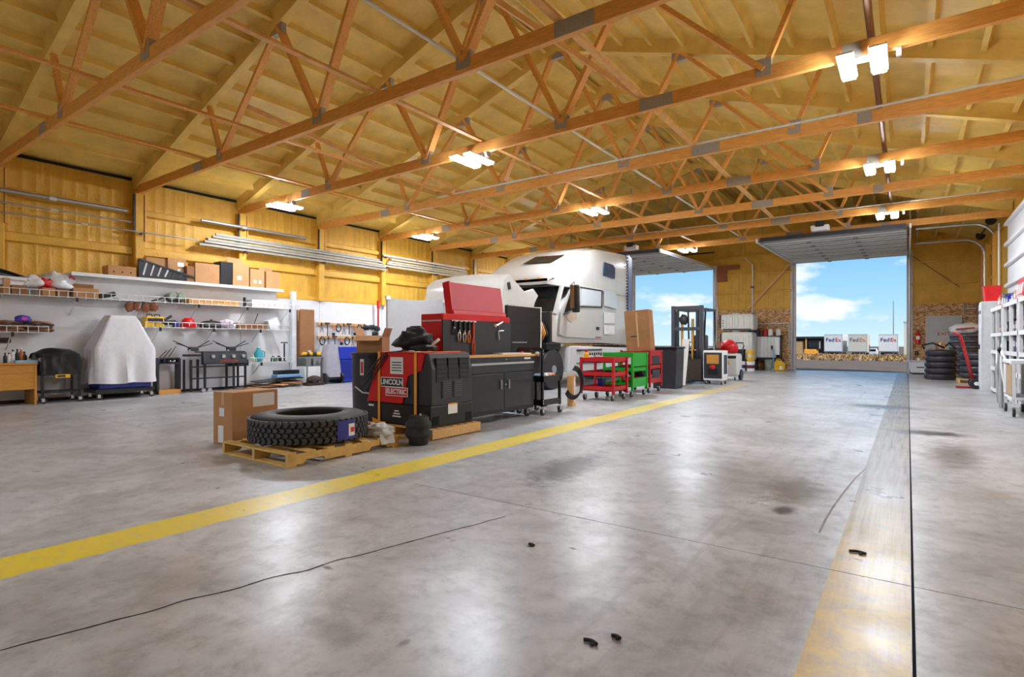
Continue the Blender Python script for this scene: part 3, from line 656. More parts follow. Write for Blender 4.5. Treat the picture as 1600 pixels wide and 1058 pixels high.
def drape(u, v):
    a = 2*math.pi*u; ca, sa = math.cos(a), math.sin(a)
    sq = max(abs(ca), abs(sa)); ca /= sq; sa /= sq
    hw = (YB-YA)/2; cy = (YA+YB)/2; zt = ZT-.01
    if v < .22: k = v/.22; rx, ry, z = .2*k, hw*.42*k, zt
    elif v < .5: k = (v-.22)/.28; rx, ry, z = .2+.12*k, hw*(.42+.52*k), zt-(zt-.9)*(.03+.97*k)*.8
    else:
        k = (v-.5)/.5; rx, ry = .32+.03*k, hw*(.94+.05*k); z = zt-(zt-.9)*.8-k*(zt-(zt-.9)*.8-.34+.09*noise.noise((a*1.4, 3, 1)))
        f = .045*k*math.sin(a*11+1)+.03*k*noise.noise((a*4, k*2, 2)); rx += f; ry += f
    return (ca*rx, cy+sa*ry, z)
MB().grid(drape, 72, 20).build('dust_sheet', sheetm, cg, smooth=True)
# griddle
gd_ = thing('griddle', 'black four-knob gas griddle on wheeled stand against the wall', 'griddle', (-14.1, AX(342, 610, -13.95)[1], 0))
ya, yb = AX(297, 580, -13.9)[1]-gd_.location.y, AX(388, 580, -13.9)[1]-gd_.location.y; zt = AX(340, 549, -13.9)[2]
B(-.26, .2, ya+.3, yb-.08, zt-.03, zt).build('griddle_plate', charcoal, gd_, bevel=.006); fp = MB().prism([(.1, zt-.03), (.2, zt-.03), (.25, zt-.3), (.1, zt-.32)], 'y', ya+.3, yb-.05).build('control_panel', black, gd_)
for k in range(4):
    y = ya+.42+k*(yb-ya-.62)/3.2+.1; MB().cyl((.21, y, zt-.12), (.265, y, zt-.125), .045, 12).build('knob', alu, fp, smooth='auto')
text('BLACKSTONE', .07, M('orange_print', (226, 76, 24), .5), fp, (.248, (ya+yb)/2+.2, zt-.24), (math.pi/2, 0, math.pi/2))
B(-.2, .18, ya, ya+.3, zt-.12, zt-.07).build('side_shelf', black, gd_, bevel=.004); B(-.2, .22, yb-.32, yb, zt-.38, zt-.22).build('propane_shelf', black, gd_)
for x in (-.2, .16):
    for y in (ya+.04, ya+.36, yb-.36, yb-.06): B(x-.022, x+.022, y-.022, y+.022, .03, zt-.2).build('leg', black, gd_)
for z in (.34, .62): B(.14, .18, ya+.04, yb-.06, z-.015, z+.015).build('cross_bar', black, gd_)
for y in (ya+.36, yb-.06): B(-.22, .2, y-.03, y+.03, .03, .07).build('foot_bar', black, gd_)
for y in (ya+.3, ya+.45): MB().cyl((.2, y, .05), (.24, y, .05), .05, 12).build('wheel', alu, gd_, smooth='auto')
for k, (px, lab) in enumerate(((302, 'black X-armed tool frame on the griddle beside its side shelf'), (361, 'black X-armed tool frame on the griddle by the propane shelf'))):
    y = AX(px, 545, -14.05)[1]; t = thing('folding_arm_frame', lab, 'tool', (-14.05, y, zt), 0, 'X-armed frames on the griddle')
    if k == 0: t.location.z = zt
    MB().obox((0, 0, .06), (.16, .2, .1)).build('hub', charcoal, t, bevel=.02)
    for s_ in (-1, 1):
        for q in (-1, 1): MB().beam((0, s_*.06, .08), (q*.08, s_*.42, .2 if q > 0 else .26), .018, .018).build('arm', black, t)
    for s_ in (-1, 1): MB().cyl((.05, s_*.1, 0), (.05, s_*.1, .05), .03, 8).build('foot', alu, t)
# ledge with cartons
yl = AX(440, 460, -14.1)[1]
lg = thing('cantilever_shelf', 'long white ledge above the wire shelf, loaded with cartons', 'shelf', (-14.5, AX(112, 440, -14.0)[1], 2.63)); ly_ = yl-lg.location.y
B(0, .5, 0, ly_, 0, .04).build('top', white, lg, bevel=.004); B(0, .145, 0, ly_, -.48, 0).build('back_board', white, lg); B(.47, .5, 0, ly_, -.03, 0).build('fascia', white, lg)
LZ = 2.67
def ledge(px0, px1, pyt, label, depth=.34, x=-14.19, z=LZ, **k):
    a, b2 = AX(px0, 440, x+depth/2)[1], AX(px1, 440, x+depth/2)[1]; top = AX((px0+px1)/2, pyt, x+depth/2)[2]
    return carton(label, (x, (a+b2)/2, z), (depth, b2-a, max(.08, top-z)), 0, 'cartons on the white ledge', **k)
ledge(169, 213, 416, 'long low carton with hand holes, alone at the end of the ledge', holes=True)
ledge(228, 261, 403, 'upright carton behind the black crate', x=-14.27, depth=.14)
ledge(262, 291, 404, 'carton with two white stickers beside the black crate', lab=[('x', .4, .75, .14, .1), ('x', .4, .45, .14, .1)], x=-14.25, depth=.18)
ledge(292, 304, 416, 'narrow dark carton squeezed between two larger ones', mat=card2)
ledge(305, 343, 412, 'large plain carton next to the black bin', depth=.38)
ledge(364, 389, 412, 'open carton with one raised flap and a white sticker', depth=.28, x=-14.16, flaps=1, lab=[('x', -.2, .35, .12, .1)])
ledge(391, 413, 421, 'carton with two small white stickers', lab=[('x', -.3, .3, .08, .08), ('x', .4, .3, .08, .08)])
ledge(416, 437, 425, 'sagging open carton at the end of the ledge', flaps=1)
bb = thing('storage_bin', 'black plastic bin between two cartons on the ledge', 'bin', (-14.19, AX(353, 440, -14.1)[1], LZ)); hh = AX(353, 410, -14.1)[2]-LZ; MB().prism([(-.13, 0), (.13, 0), (.16, hh), (.14, hh), (.115, .02), (-.115, .02), (-.14, hh), (-.16, hh)], 'y', -.16, .16).build('body', black, bb); B(-.13, .13, -.17, -.155, 0, hh).build('end', black, bb); B(-.13, .13, .155, .17, 0, hh).build('end', black, bb); B(-.17, .17, -.18, -.155, hh-.03, hh).build('rim', black, bb)
ya, yb = AX(216, 440, -14.05)[1], AX(303, 440, -14.05)[1]
ck = thing('slatted_crate', 'black slatted crate tipped at a slant in front of cartons', 'crate', (-14.02, (ya+yb)/2, LZ)); L2 = yb-ya; h0 = AX(216, 405, -14.05)[2]-LZ
MB().prism([(-L2/2, 0), (L2/2, 0), (L2/2, .1), (-L2/2, h0)], 'x', -.06, .0).build('body', black, ck)
for k in range(7):
    u = (k+.7)/8; y = -L2/2+u*L2; hh = h0+(.1-h0)*u; MB().beam((.005, y-.02, .06), (.005, y+.05, hh-.04), .02, .035).build('slat', M('pale_grey_plastic', (200, 202, 206), .4) if k < 4 else charcoal, ck)
MB().beam((0, -L2/2, h0), (0, L2/2, .1), .05, .04).build('rim', black, ck)
# wire shelves
def wire_shelf(label, pxa, pxb, z, x0=-14.5, x1=-14.04, lip=.12, ya=None):
    a = ya if ya is not None else AX(pxa, 500, x1)[1]; b2 = AX(pxb, 500, x1)[1]
    t = thing('wire_shelf', label, 'shelf', (x0, a, z), 0, 'white wire shelves on the wall'); D = x1-x0; L = b2-a; wm = M('wire_white', (224, 224, 222), .4)
    mb = MB(); n = int(L/.05)
    for k in range(n+1): mb.beam((0, L*k/n, 0), (D, L*k/n, 0), .006, .006)
    mb.build('deck_wires', wm, t)
    mb = MB(); n = int(L/.15)
    for k in range(n+1): mb.beam((D, L*k/n, -.02), (D, L*k/n, lip), .012, .012)
    mb.build('lip_bars', wm, t)
    for zz in (0, lip): MB().cyl((D, 0, zz), (D, L, zz), .008, 6).build('rail', wm, t)
    MB().cyl((0, 0, 0), (0, L, 0), .008, 6).build('rail', wm, t)
    k = .3
    while k < L:
        MB().beam((0, k, -.35), (D*.9, k, -.01), .02, .012).build('bracket', wm, t); B(D-.02, D+.015, k-.02, k+.02, -.09, 0).build('clip', black, t); k += 1.22
    return t
S1, S2, S3 = 2.14, 1.56, .68
wire_shelf('long white wire shelf under the ledge', 0, 468, S1, ya=1.4)
wire_shelf('white wire shelf above the griddle with a hard hat on it', 228, 452, S2)
wire_shelf('short white wire shelf above the desk holding coiled hose', 0, 76, AX(40, 519, -14.06)[2], ya=1.6)
wire_shelf('low white wire shelf with a teal jug beside the griddle', 392, 458, S3)
SL3 = AX(40, 519, -14.06)[2]
def onshelf(px, X=-14.25): return AX(px, 500, X)[1]
# things on the long shelf
for px0, px1, hgt, lab in ((1, 12, .3, 'tall brown carton on the long wire shelf below the black bumper'), (14, 38, .17, 'low brown carton under the white plastic trim'), (62, 82, .16, 'small brown carton below the red plastic bags'), (84, 104, .15, 'small carton between the bags and the open tray'), (110, 149, .2, 'open brown carton tray holding parts')):
    a, b2 = onshelf(px0), onshelf(px1); carton(lab, (-14.2, (a+b2)/2, S1+.008), (.26, b2-a, hgt), 0, 'cartons on the long wire shelf', mat=card2 if px0 in (14, 84) else card, flaps=1 if px0 == 110 else 0)
bp_ = thing('bumper_cover', 'black curved bumper cover lying on the cartons above the desk', 'car part', (-14.22, 2.6, S1+.25)); a = 1.6-2.6; b2 = onshelf(55)-2.6
MB().grid(lambda u, v: (.16*math.sin(math.pi*v)-.08, a+(b2-a)*u, .05+.36*(1-u**2.2)*(.25+.75*math.sin(math.pi*v*.5+.5))), 24, 8).build('shell', black, bp_, smooth=True); MB().tube([(.05, a, .3), (.08, a+(b2-a)*.5, .22), (.06, b2-.05, .03)], .03).build('lip', black, bp_, smooth=True)
wt = thing('plastic_trim', 'white plastic trim panel across the cartons below the bumper', 'car part', (-14.15, 2.6, S1+.2)); MB().prism([(1.6-2.6, .0), (onshelf(42)-2.6, -.02), (onshelf(38)-2.6, .14), (1.6-2.6, .2)], 'x', 0, .04).build('panel', white, wt, bevel=.01); MB().beam((.05, -.9, .12), (.05, onshelf(36)-2.6, .07), .01, .03).build('grey_edge', steel, wt)
for i, (px, w_, h_, m_, lab) in enumerate(((50, .22, .13, white, 'white plastic shopping bag with print, slumped on cartons'), (66, .17, .12, M('bag_red', (210, 24, 34), .4), 'crumpled red plastic bag between two white bags'), (92, .26, .19, M('bag_white', (235, 235, 238), .35, var=.15, scale=10), 'puffed white plastic bag with red handles'))):
    t = thing('plastic_bag', lab, 'bag', (-14.22, onshelf(px), S1+.17)); MB().blob((0, 0, h_*.8), (.15, w_, h_), .3, i+2, 18, 12, 2.6, flat=h_*.8).build('film', m_, t, smooth=True)
    MB().tube([(.05, w_*.5, h_*1.2), (.08, w_*.7, h_*1.45), (.08, w_*.9, h_*1.1)], .02).build('handle', MATS.get('bag_red', red), t, smooth=True)
t = thing('drill_set', 'black and silver power tool on the long wire shelf', 'tool', (-14.2, onshelf(165), S1+.008)); MB().obox((0, 0, .09), (.12, .34, .1), (.25, 0, 0)).build('body', black, t, bevel=.03); MB().cyl((0, .12, .05), (0, .3, .02), .02).build('bit', alu, t); MB().beam((0, -.1, .1), (0, -.18, .0), .05, .06).build('grip', charcoal, t)
gmk = thing('gas_mask', 'grey respirator mask pair on the long wire shelf', 'mask', (-14.2, onshelf(272), S1+.008)); 
for s_ in (-.1, .1): MB().lathe([(.1, 0), (.1, .04), (.07, .07)], (.05, s_, .16), 14, 'x').build('filter', M('sage_grey', (140, 150, 130), .4), gmk, smooth='auto')
MB().blob((0, 0, .13), (.11, .22, .13), .12, 3, flat=.13).build('face_piece', charcoal, gmk, smooth=True); MB().tube([(0, -.2, .15), (-.05, -.35, .06), (0, -.5, .02)], .02).build('strap', black, gmk)
wfm = thing('wood_frame', 'flat pale wooden frame lying on the long wire shelf', 'frame', (-14.2, (onshelf(290)+onshelf(368))/2, S1+.008)); L2 = onshelf(368)-onshelf(290)
for x in (-.1, .1): B(x-.03, x+.03, -L2/2, L2/2, 0, .13).build('rail', wood2, wfm)
for y in (-L2/2+.03, L2/2-.03): B(-.07, .07, y-.03, y+.03, 0, .12).build('end_rail', wood2, wfm)
B(-.07, .07, -L2/2+.06, L2/2-.06, 0, .03).build('panel', card, wfm)
carton('long white carton at the end of the long wire shelf', (-14.2, (onshelf(388)+onshelf(438))/2, S1+.008), (.26, onshelf(438)-onshelf(388), .2), mat=white, tape=False, name='white_box', lab=[])
bk = thing('bookend', 'small black metal bookend beside the long white carton', 'bookend', (-14.12, onshelf(379, -14.12), S1+.008)); B(-.05, .05, -.06, .06, 0, .01).build('foot', black, bk); B(-.05, .05, .04, .06, .01, .24).build('upright', black, bk)
# shelf over the griddle
for px, lab in ((234, 'yellow tool case on the wire shelf, beside the brown gloves'), (246, 'yellow tool case on the wire shelf, beside the black grinder')):
    t = thing('tool_case', lab, 'case', (-14.27, onshelf(px), S2+.008), 0, 'yellow tool cases'); B(-.12, .12, -.11, .11, 0, .24).build('body', yel, t, bevel=.02); B(.12, .125, -.08, .08, .1, .2).build('front_panel', black, t); MB().tube([(0, -.06, .24), (0, -.05, .29), (0, .05, .29), (0, .06, .24)], .012).build('handle', black, t)
t = thing('angle_grinder', 'black and blue angle grinder on the wire shelf', 'tool', (-14.2, onshelf(264, -14.2), S2+.008)); MB().cyl((0, -.18, .1), (0, .14, .12), .055, 12).build('body', black, t, smooth='auto'); MB().cyl((0, .14, .02), (0, .14, .15), .06, 12).build('gear_head', blue, t, smooth='auto'); MB().cyl((0, .14, 0), (0, .14, .02), .1, 16).build('disc', charcoal, t); MB().beam((0, -.12, .14), (0, .05, .27), .06, .05).build('guard', charcoal, t)
t = thing('hard_hat', 'red hard hat on the wire shelf above the griddle', 'hard hat', (-14.2, onshelf(294, -14.2), S2+.008)); MB().lathe([(.17, .02), (.165, .08), (.14, .16), (.09, .215), (.02, .24)], n=24).build('shell', red, t, smooth=True); MB().lathe([(.21, 0), (.215, .012), (.165, .03)], n=24).build('brim', red, t, smooth='auto'); MB().tube([(.0, -.13, .17), (0, -.06, .235), (0, .06, .235), (0, .13, .17)], .018).build('ridge', red, t)
t = thing('frying_pan', 'black lidded electric pan on the wire shelf', 'pan', (-14.22, onshelf(329), S2+.008)); B(-.14, .14, -.25, .25, 0, .11).build('base', black, t, bevel=.05); MB().blob((0, 0, .12), (.14, .26, .07), .0, 1, flat=.0).build('lid', black, t, smooth=True); MB().cyl((0, 0, .18), (0, 0, .22), .025).build('knob', charcoal, t); MB().beam((0, -.25, .08), (0, -.34, .08), .03, .03).build('handle', charcoal, t)
t = thing('rag_heap', 'heap of pale pink rags beside the black pan', 'rags', (-14.2, onshelf(354, -14.2), S2+.008)); MB().blob((0, 0, .09), (.14, .17, .13), .3, 9, 20, 14, 3, flat=.09).build('cloth', M('pink_rag', (206, 190, 206), .9, var=.15), t, smooth=True); MB().blob((.03, .08, .05), (.1, .14, .07), .3, 4, flat=.05).build('loose_cloth', MATS['pink_rag'], t, smooth=True)
t = thing('carton_tray', 'low open cardboard tray on the wire shelf', 'tray', (-14.22, (onshelf(366)+onshelf(410))/2, S2+.008)); L2 = onshelf(410)-onshelf(366); MB().prism([(-.16, .14), (-.15, 0), (.15, 0), (.16, .14), (.15, .14), (.14, .01), (-.14, .01), (-.15, .14)], 'y', -L2/2, L2/2).build('walls', card2, t)
for s_ in (-1, 1): B(-.15, .15, s_*L2/2-.006, s_*L2/2+.006, 0, .15).build('end_wall', card2, t)
MB().cyl((0, .1, .05), (-.1, .3, .42), .01).build('rod', black, t)
t = thing('white_carton', 'white carton tilted on the end of the wire shelf', 'box', (-14.2, onshelf(425, -14.2), S2+.008)); MB().obox((0, 0, .17), (.2, .3, .24), (.35, 0, 0)).build('body', white, t, bevel=.004); MB().obox((0, .02, .025), (.18, .26, .05)).build('stand', offw, t)
t = thing('work_gloves', 'bundle of brown leather gloves hanging below the long shelf', 'gloves', (-14.3, onshelf(222, -14.3), AX(222, 487, -14.3)[2])); lm = M('brown_leather', (140, 84, 54), .7, var=.3, scale=14)
for k in range(4): MB().blob((.03*k-.02, -.24+.15*k, .1+.02*(k % 2)), (.05, .1, .11), .2, k, 12, 8).build('glove', lm, t, smooth=True)
MB().tube([(0, 0, .15), (0, .02, .3)], .008).build('hanging_cord', black, t)
# hose coils on the short shelf
for k, (px, lab, m_) in enumerate(((12, 'tangle of brown hose on the short shelf above the desk', M('brown_hose', (96, 62, 44), .6)), (58, 'coil of dark hose on the short shelf beside a blue pouch', M('dark_hose', (58, 44, 40), .6)))):
    y = onshelf(px, -14.22); t = thing('hose_coil', lab, 'hose', (-14.25, y, SL3+.01))
    for j in range(5):
        rr_ = .24-.025*(j % 3); pts = [(.16*math.sin(a)*1.0, rr_*math.cos(a)*1.1, .03+j*.038+.02*math.sin(a*2+j)) for a in [2*math.pi*q/20 for q in range(21)]]
        MB().tube(pts, .02, 6).build('loop', m_ if j % 2 else M('tan_hose', (150, 104, 70), .6), t, smooth=True)
t = thing('tool_pouch', 'blue and magenta pouch on the short shelf above the desk', 'pouch', (-14.1, onshelf(35, -14.1), SL3+.19)); MB().blob((0, 0, .06), (.07, .13, .08), .2, 5, flat=.05).build('body', M('violet_blue', (70, 60, 170), .6), t, smooth=True); B(.04, .075, -.03, .06, .04, .1).build('front_patch', M('magenta', (214, 70, 150), .6), t, bevel=.01)
# low shelf items
t = thing('jug', 'teal plastic jug on the low wire shelf', 'jug', (-14.2, onshelf(404, -14.2), S3+.008)); tm = M('teal_plastic', (52, 158, 172), .4); MB().lathe([(.1, 0), (.115, .02), (.115, .24), (.05, .34), (.045, .38)], n=16).build('body', tm, t, smooth='auto'); MB().lathe([(.05, .38), (.05, .42)], n=12).build('cap', white, t); MB().tube([(.0, .1, .3), (0, .17, .27), (0, .17, .14), (0, .11, .1)], .016).build('handle', tm, t)
for px, c, lab in ((395, 'sage tub with white lid', M('pale_sage', (190, 206, 186), .5)), (427, 'dark green can', M('dark_green', (60, 96, 86), .5)), (436, 'short black can', black)): 
    bottle(c+' on the low wire shelf', (-14.2, onshelf(px, -14.2), S3+.008), .18, .07, lab, white)
t = thing('bike_pump', 'black floor pump standing on the low shelf', 'pump', (-14.15, onshelf(438, -14.15)+.12, S3+.008)); MB().cyl((0, 0, 0), (0, 0, .5), .02).build('tube', black, t); MB().beam((0, -.1, .52), (0, .1, .52), .03, .03).build('handle', black, t); MB().lathe([(.06, 0), (.06, .02)], n=12).build('foot', charcoal, t)
# parts heap between covered machine and griddle
t = thing('parts_rack', 'low rack of chrome fittings between covered machine and griddle', 'rack', (-14.25, AX(262, 560, -14.2)[1], 0)); y0_ = AX(246, 560, -14.2)[1]-t.location.y; y1_ = AX(280, 560, -14.2)[1]-t.location.y
for yy in (y0_, y1_): B(-.15, .1, yy-.02, yy+.02, 0, .82).build('upright', charcoal, t)
B(-.15, .1, y0_, y1_, .7, .73).build('shelf', charcoal, t); B(-.15, .1, y0_, y1_, .82, .85).build('shelf', charcoal, t); B(-.2, .14, y0_, y1_, 0, .1).build('plinth_board', wood, t)
for k in range(9): MB().lathe([(.03, 0), (.05, .02), (.05, .05), (.025, .09)], (R_.uniform(-.08, .06), y0_+.06+k*(y1_-y0_-.1)/8, .73), 10).build('fitting', chrome if k % 2 else charcoal, t, smooth='auto')
for k in range(3): MB().beam((0, y0_+.06+k*.1, .86), (.05, y0_+.2+k*.1, 1.02+.05*k), .015, .015).build('lever', black, t)
# ---- pipes and extrusions racked high on the left wall
rx = XL+.3
def rack_pipe(px0, py0, px1, r, label, mat, n=1, square=False, dz=0.):
    a, b2 = AX(px0, py0, rx), AX(px1, py0, rx)
    t = thing('racked_pipe', label, 'pipe', (rx, a[1], a[2]), 0, 'pipes racked on the foam wall'); L = b2[1]-a[1]
    MB().cyl((0, 0, 0), (0, L, 0), r, 10).build('pipe', mat, t, smooth='auto') if not square else B(-.03, .03, 0, L, -r, r).build('extrusion', mat, t)
    MB().cyl((0, L*.35, 0), (0, L*.35+.12, 0), r*1.3, 10).build('coupling', alu, t, smooth='auto')
    for yy in posts_y:
        if a[1] < yy < b2[1]: B(XL+.205-rx, 0, yy-a[1]-.02, yy-a[1]+.02, -r-.03, -r).build('arm', charcoal, t)
    return t
rack_pipe(0, 296, 198, .045, 'fat grey pipe racked high on the wall above the desk', steel)
rack_pipe(0, 315, 206, .018, 'thin grey conduit under the fat pipe above the desk', steel)
rack_pipe(0, 331, 310, .014, 'lowest thin grey conduit above the desk, running past a post', steel)
rack_pipe(314, 344, 478, .04, 'round grey pipe above the bundle of channels', steel)
rack_pipe(600, 399, 726, .035, 'white pipe racked high behind the red tool chest', white)
a = AX(312, 370, rx); b2 = AX(604, 370, rx)
t = thing('channel_bundle', 'bundle of long grey metal channels racked on the foam wall', 'metal channels', (rx, a[1], a[2])); L2 = b2[1]-a[1]
for k in range(5): B(-.05+.02*(k % 2), .0+.05*(k % 2), .1*k, L2-.07*k, -.2+k*.075, -.145+k*.075).build('channel', M('dull_channel', (150, 146, 134), .55, .1, var=.15), t)
for yy in posts_y:
    if a[1] < yy < b2[1]: B(XL+.205-rx, .06, yy-a[1]-.02, yy-a[1]+.02, -.23, -.2).build('arm', charcoal, t)
a = AX(600, 405, rx); b2 = AX(735, 405, rx)
t = thing('channel_bundle', 'bundle of long white channels racked behind the red tool chest', 'metal channels', (rx, a[1], a[2])); L2 = b2[1]-a[1]
for k in range(4): B(-.05+.02*(k % 2), .0+.05*(k % 2), .1*k, L2-.09*k, -.24+k*.08, -.19+k*.08).build('channel', M('cream_channel', (206, 198, 174), .55, var=.1), t)
for yy in posts_y:
    if a[1] < yy < b2[1]: B(XL+.205-rx, .06, yy-a[1]-.02, yy-a[1]+.02, -.28, -.245).build('arm', charcoal, t)
# ---- middle of the left wall
yp = AX(465, 500, -14.4)[1]
pst = thing('white_post', 'white steel post standing against the wall board', 'post', (-14.37, yp-.16, 0)); B(-.06, .06, -.07, .07, .01, AX(463, 456, -14.37)[2]).build('shaft', M('post_white', (222, 226, 230), .45), pst, bevel=.01); B(-.07, .12, -.13, .13, 0, .012).build('foot_plate', steel, pst)
tc_ = AX(482, 484, -14.3)[2]; hz = 1.0
wt_ = thing('side_table', 'small grey table with a yellow tool tray against the wall', 'table', (-14.12, AX(487, 590, -14.1)[1], 0))
B(-.33, .25, -.3, .25, .76, .8).build('top', steel, wt_, bevel=.004)
for x in (-.28, .2):
    for y in (-.28, .23): B(x-.02, x+.02, y-.02, y+.02, 0, .76).build('leg', steel, wt_)
carton('tall narrow carton standing on the grey side table', (-14.32, AX(481, 540, -14.2)[1], .8), (.2, AX(492, 540, -14.2)[1]-AX(470, 540, -14.2)[1], tc_-.8), mat=card2, lab=[('x', .3, .1, .1, .08)])
t = thing('tool_tray', 'heap of yellow cordless tools on the grey side table', 'tools', (-14.05, AX(489, 555, -14.0)[1], .8)); B(-.12, .12, -.3, .24, 0, .03).build('tray', charcoal, t)
for k in range(5): MB().blob((R_.uniform(-.05, .05), -.24+k*.11, .08), (.07, .09, .06), .25, k, 10, 8, flat=.05).build('tool_body', yel if k % 2 == 0 else charcoal, t, smooth=True)
t = thing('flattened_cardboard', 'flattened brown cardboard and black mats on the floor by the wall', 'cardboard', (-14.0, AX(432, 603, -13.9)[1], 0)); 
for k in range(4): MB().obox((.03*k, -.5+.32*k, .02+.035*k), (.5, .85-.1*k, .012), (.05*(k-1), .03*k, .3*k)).build('sheet', card if k % 2 == 0 else card2, t)
for k in range(2): MB().obox((-.1, -.1+.5*k, .18+.03*k), (.5, .8, .02), (.06, .04, -.2*k)).build('mat', black, t)
t = thing('radiator_core', 'light blue finned radiator lying on black mats', 'radiator', (-14.1, AX(450, 590, -14.0)[1], .24)); B(-.15, .15, -.35, .4, 0, .09).build('tank', M('pale_blue_metal', (120, 164, 204), .4), t, bevel=.02)
for k in range(11): B(-.12, .12, -.32+k*.065, -.31+k*.065, .09, .2).build('fin', charcoal, t)
carton('white carton with printed side on the floor by the radiator', (-14.12, AX(486, 590, -14.0)[1], .0), (.4, .52, .52), mat=white, tape=False, name='white_box', lab=[])
t = thing('engine_block', 'small brown engine part on the floor before the white carton', 'engine part', (-13.7, AX(490, 600, -13.7)[1], 0)); B(-.15, .15, -.25, .25, 0, .08).build('base', M('rust_brown', (70, 46, 34), .7), t); MB().blob((0, 0, .17), (.13, .22, .1), .25, 5, flat=.1).build('casting', MATS['rust_brown'], t, smooth=True); MB().cyl((.14, -.1, .15), (.2, -.1, .15), .06).build('pulley', charcoal, t)
t = thing('covered_mower', 'small machine under a grey cover beside the blue cabinet', 'covered machine', (-13.95, AX(518, 590, -13.9)[1], 0))
def drp(u, v):
    a = 2*math.pi*u; k = v; z = .95*(1-k**1.6)+.2; r = .2+.12*k+.02*k*math.sin(a*6); return (math.cos(a)*r*.9, math.sin(a)*r, max(z, .18))
MB().grid(drp, 40, 12).build('cover', M('grey_cover', (168, 166, 178), .8, var=.12), t, smooth=True); MB().add(*(lambda c: (c, [tuple(range(20))]))([(math.cos(2*math.pi*i/20)*.18, math.sin(2*math.pi*i/20)*.2, 1.15) for i in range(20)])).build('cover_top', MATS['grey_cover'], t)
for s_ in (-1, 1): MB().cyl((.1, s_*.27-.03, .16), (.1, s_*.27+.03, .16), .16, 16).build('wheel', black, t, smooth='auto')
B(-.2, .2, -.23, .23, .12, .3).build('deck', black, t)
t = thing('blue_cabinet', 'bright blue plastic cabinet with a raised lid box by the tool rails', 'cabinet', (-14.05, AX(548, 580, -13.9)[1], 0)); ya = AX(530, 560, -13.8)[1]-t.location.y; yb = AX(569, 560, -13.8)[1]-t.location.y; zb_ = AX(550, 561, -13.8)[2]; zt = AX(550, 542, -13.8)[2]
B(-.3, .2, ya+.1, yb-.05, 0.02, zb_).build('body', blue, t, bevel=.01); B(-.33, .25, ya, yb, zb_, zt).build('upper_box', blue, t, bevel=.015); B(.2, .215, ya+.16, yb-.1, .15, zb_-.1).build('door', M('blue_dark', (24, 40, 140), .4), t)
tool_m = [black, charcoal, alu, steel, M('tool_orange', (226, 110, 40), .5)]
def tool_rail(label, pxa, pxb, py, n, seed, grp):
    X = -14.44; a = AX(pxa, py, X); b2 = AX(pxb, py, X); L = b2[1]-a[1]
    t = thing('tool_rail', label, 'tool rail', (X, a[1], a[2]), 0, grp); B(-.05, 0, 0, L, -.04, .04).build('board', wood2, t)
    for k in range(n): MB().cyl((0, L*(k+.5)/n, 0), (.07, L*(k+.5)/n, .02), .008, 6).build('peg', alu, t)
    return t, a, L
for lab, pxa, pxb, py, n, seed in (('upper wooden peg rail on the white wall board', 497, 572, 506, 9, 1), ('lower wooden peg rail on the white wall board', 497, 572, 527, 8, 2)):
    t, a, L = tool_rail(lab, pxa, pxb, py, n, seed, 'wooden peg rails'); rg = random.Random(seed)
    for k in range(n):
        y = a[1]+L*(k+.5)/n; kind = (k*3+seed) % 4; ln = rg.uniform(.25, .42)
        nm, lb = (('hammer', 'hammer'), ('pliers', 'long pliers'), ('wire_coil', 'coil of cable'), ('clamp', 'bar clamp'))[kind]
        q = thing(nm, '%s hung on the %s peg rail' % ({0: 'dark', 1: 'grey', 2: 'black', 3: 'orange-tipped'}[kind]+' '+lb, 'upper' if seed == 1 else 'lower'), 'tool', (-14.4, y, a[2]+.02), 0, 'tools on the %s peg rail' % ('upper' if seed == 1 else 'lower'))
        if kind == 0: MB().cyl((0, 0, -ln), (0, 0, 0), .014, 8).build('handle', black, q); MB().obox((0, 0, .0), (.05, .14, .05)).build('head', charcoal, q)
        elif kind == 1:
            for s_ in (-1, 1): MB().beam((0, 0, -.08), (0, s_*.05, -ln), .02, .02).build('handle', steel, q)
            MB().beam((0, 0, -.08), (0, 0, .02), .03, .03).build('jaw', charcoal, q)
        elif kind == 2:
            for j in range(3): MB().tube([(.01*j, .09*math.sin(w_), -.13+(.13-.01*j)*math.cos(w_)) for w_ in [2*math.pi*i/16 for i in range(17)]], .011, 5).build('loop', black if seed == 2 else charcoal, q, smooth=True)
        else: MB().beam((0, 0, -ln), (0, 0, .02), .02, .025).build('bar', alu, q); MB().obox((0, .03, -.12), (.05, .1, .06)).build('jaw', M('tool_orange'), q); MB().obox((0, .02, -ln+.05), (.04, .08, .09)).build('grip', black, q)
t = thing('jack_handle', 'long red bar standing upright on the tool stand', 'bar', (-14.3, AX(591, 540, -14.3)[1], 0)); zt = AX(591, 470, -14.3)[2]; MB().cyl((0, 0, .0), (0, 0, zt-.25), .03, 8).build('bar', M('bar_red', (190, 40, 34), .5), t, smooth='auto'); MB().cyl((0, 0, zt-.25), (0, 0, zt), .045, 8).build('grip', red, t, smooth='auto')
t = thing('tool_stand', 'silver upright stand with black clamps in front of the peg rails', 'stand', (-14.05, AX(575, 560, -14.0)[1], 0))
for y in (-.05, .45): B(-.03, .03, y-.03, y+.03, 0, 1.62).build('upright', alu, t)
for z in (.5, 1.1, 1.6): B(-.02, .02, -.05, .45, z-.02, z+.02).build('rung', alu, t)
B(-.2, .2, -.1, .5, 0, .04).build('foot', steel, t)
for k, (y, z) in enumerate(((-.02, 1.68), (.2, 1.7), (.4, 1.66), (.3, 1.5))): MB().blob((.02, y, z), (.06, .14, .08), .3, k, 10, 8).build('clamp', black, t, smooth=True)
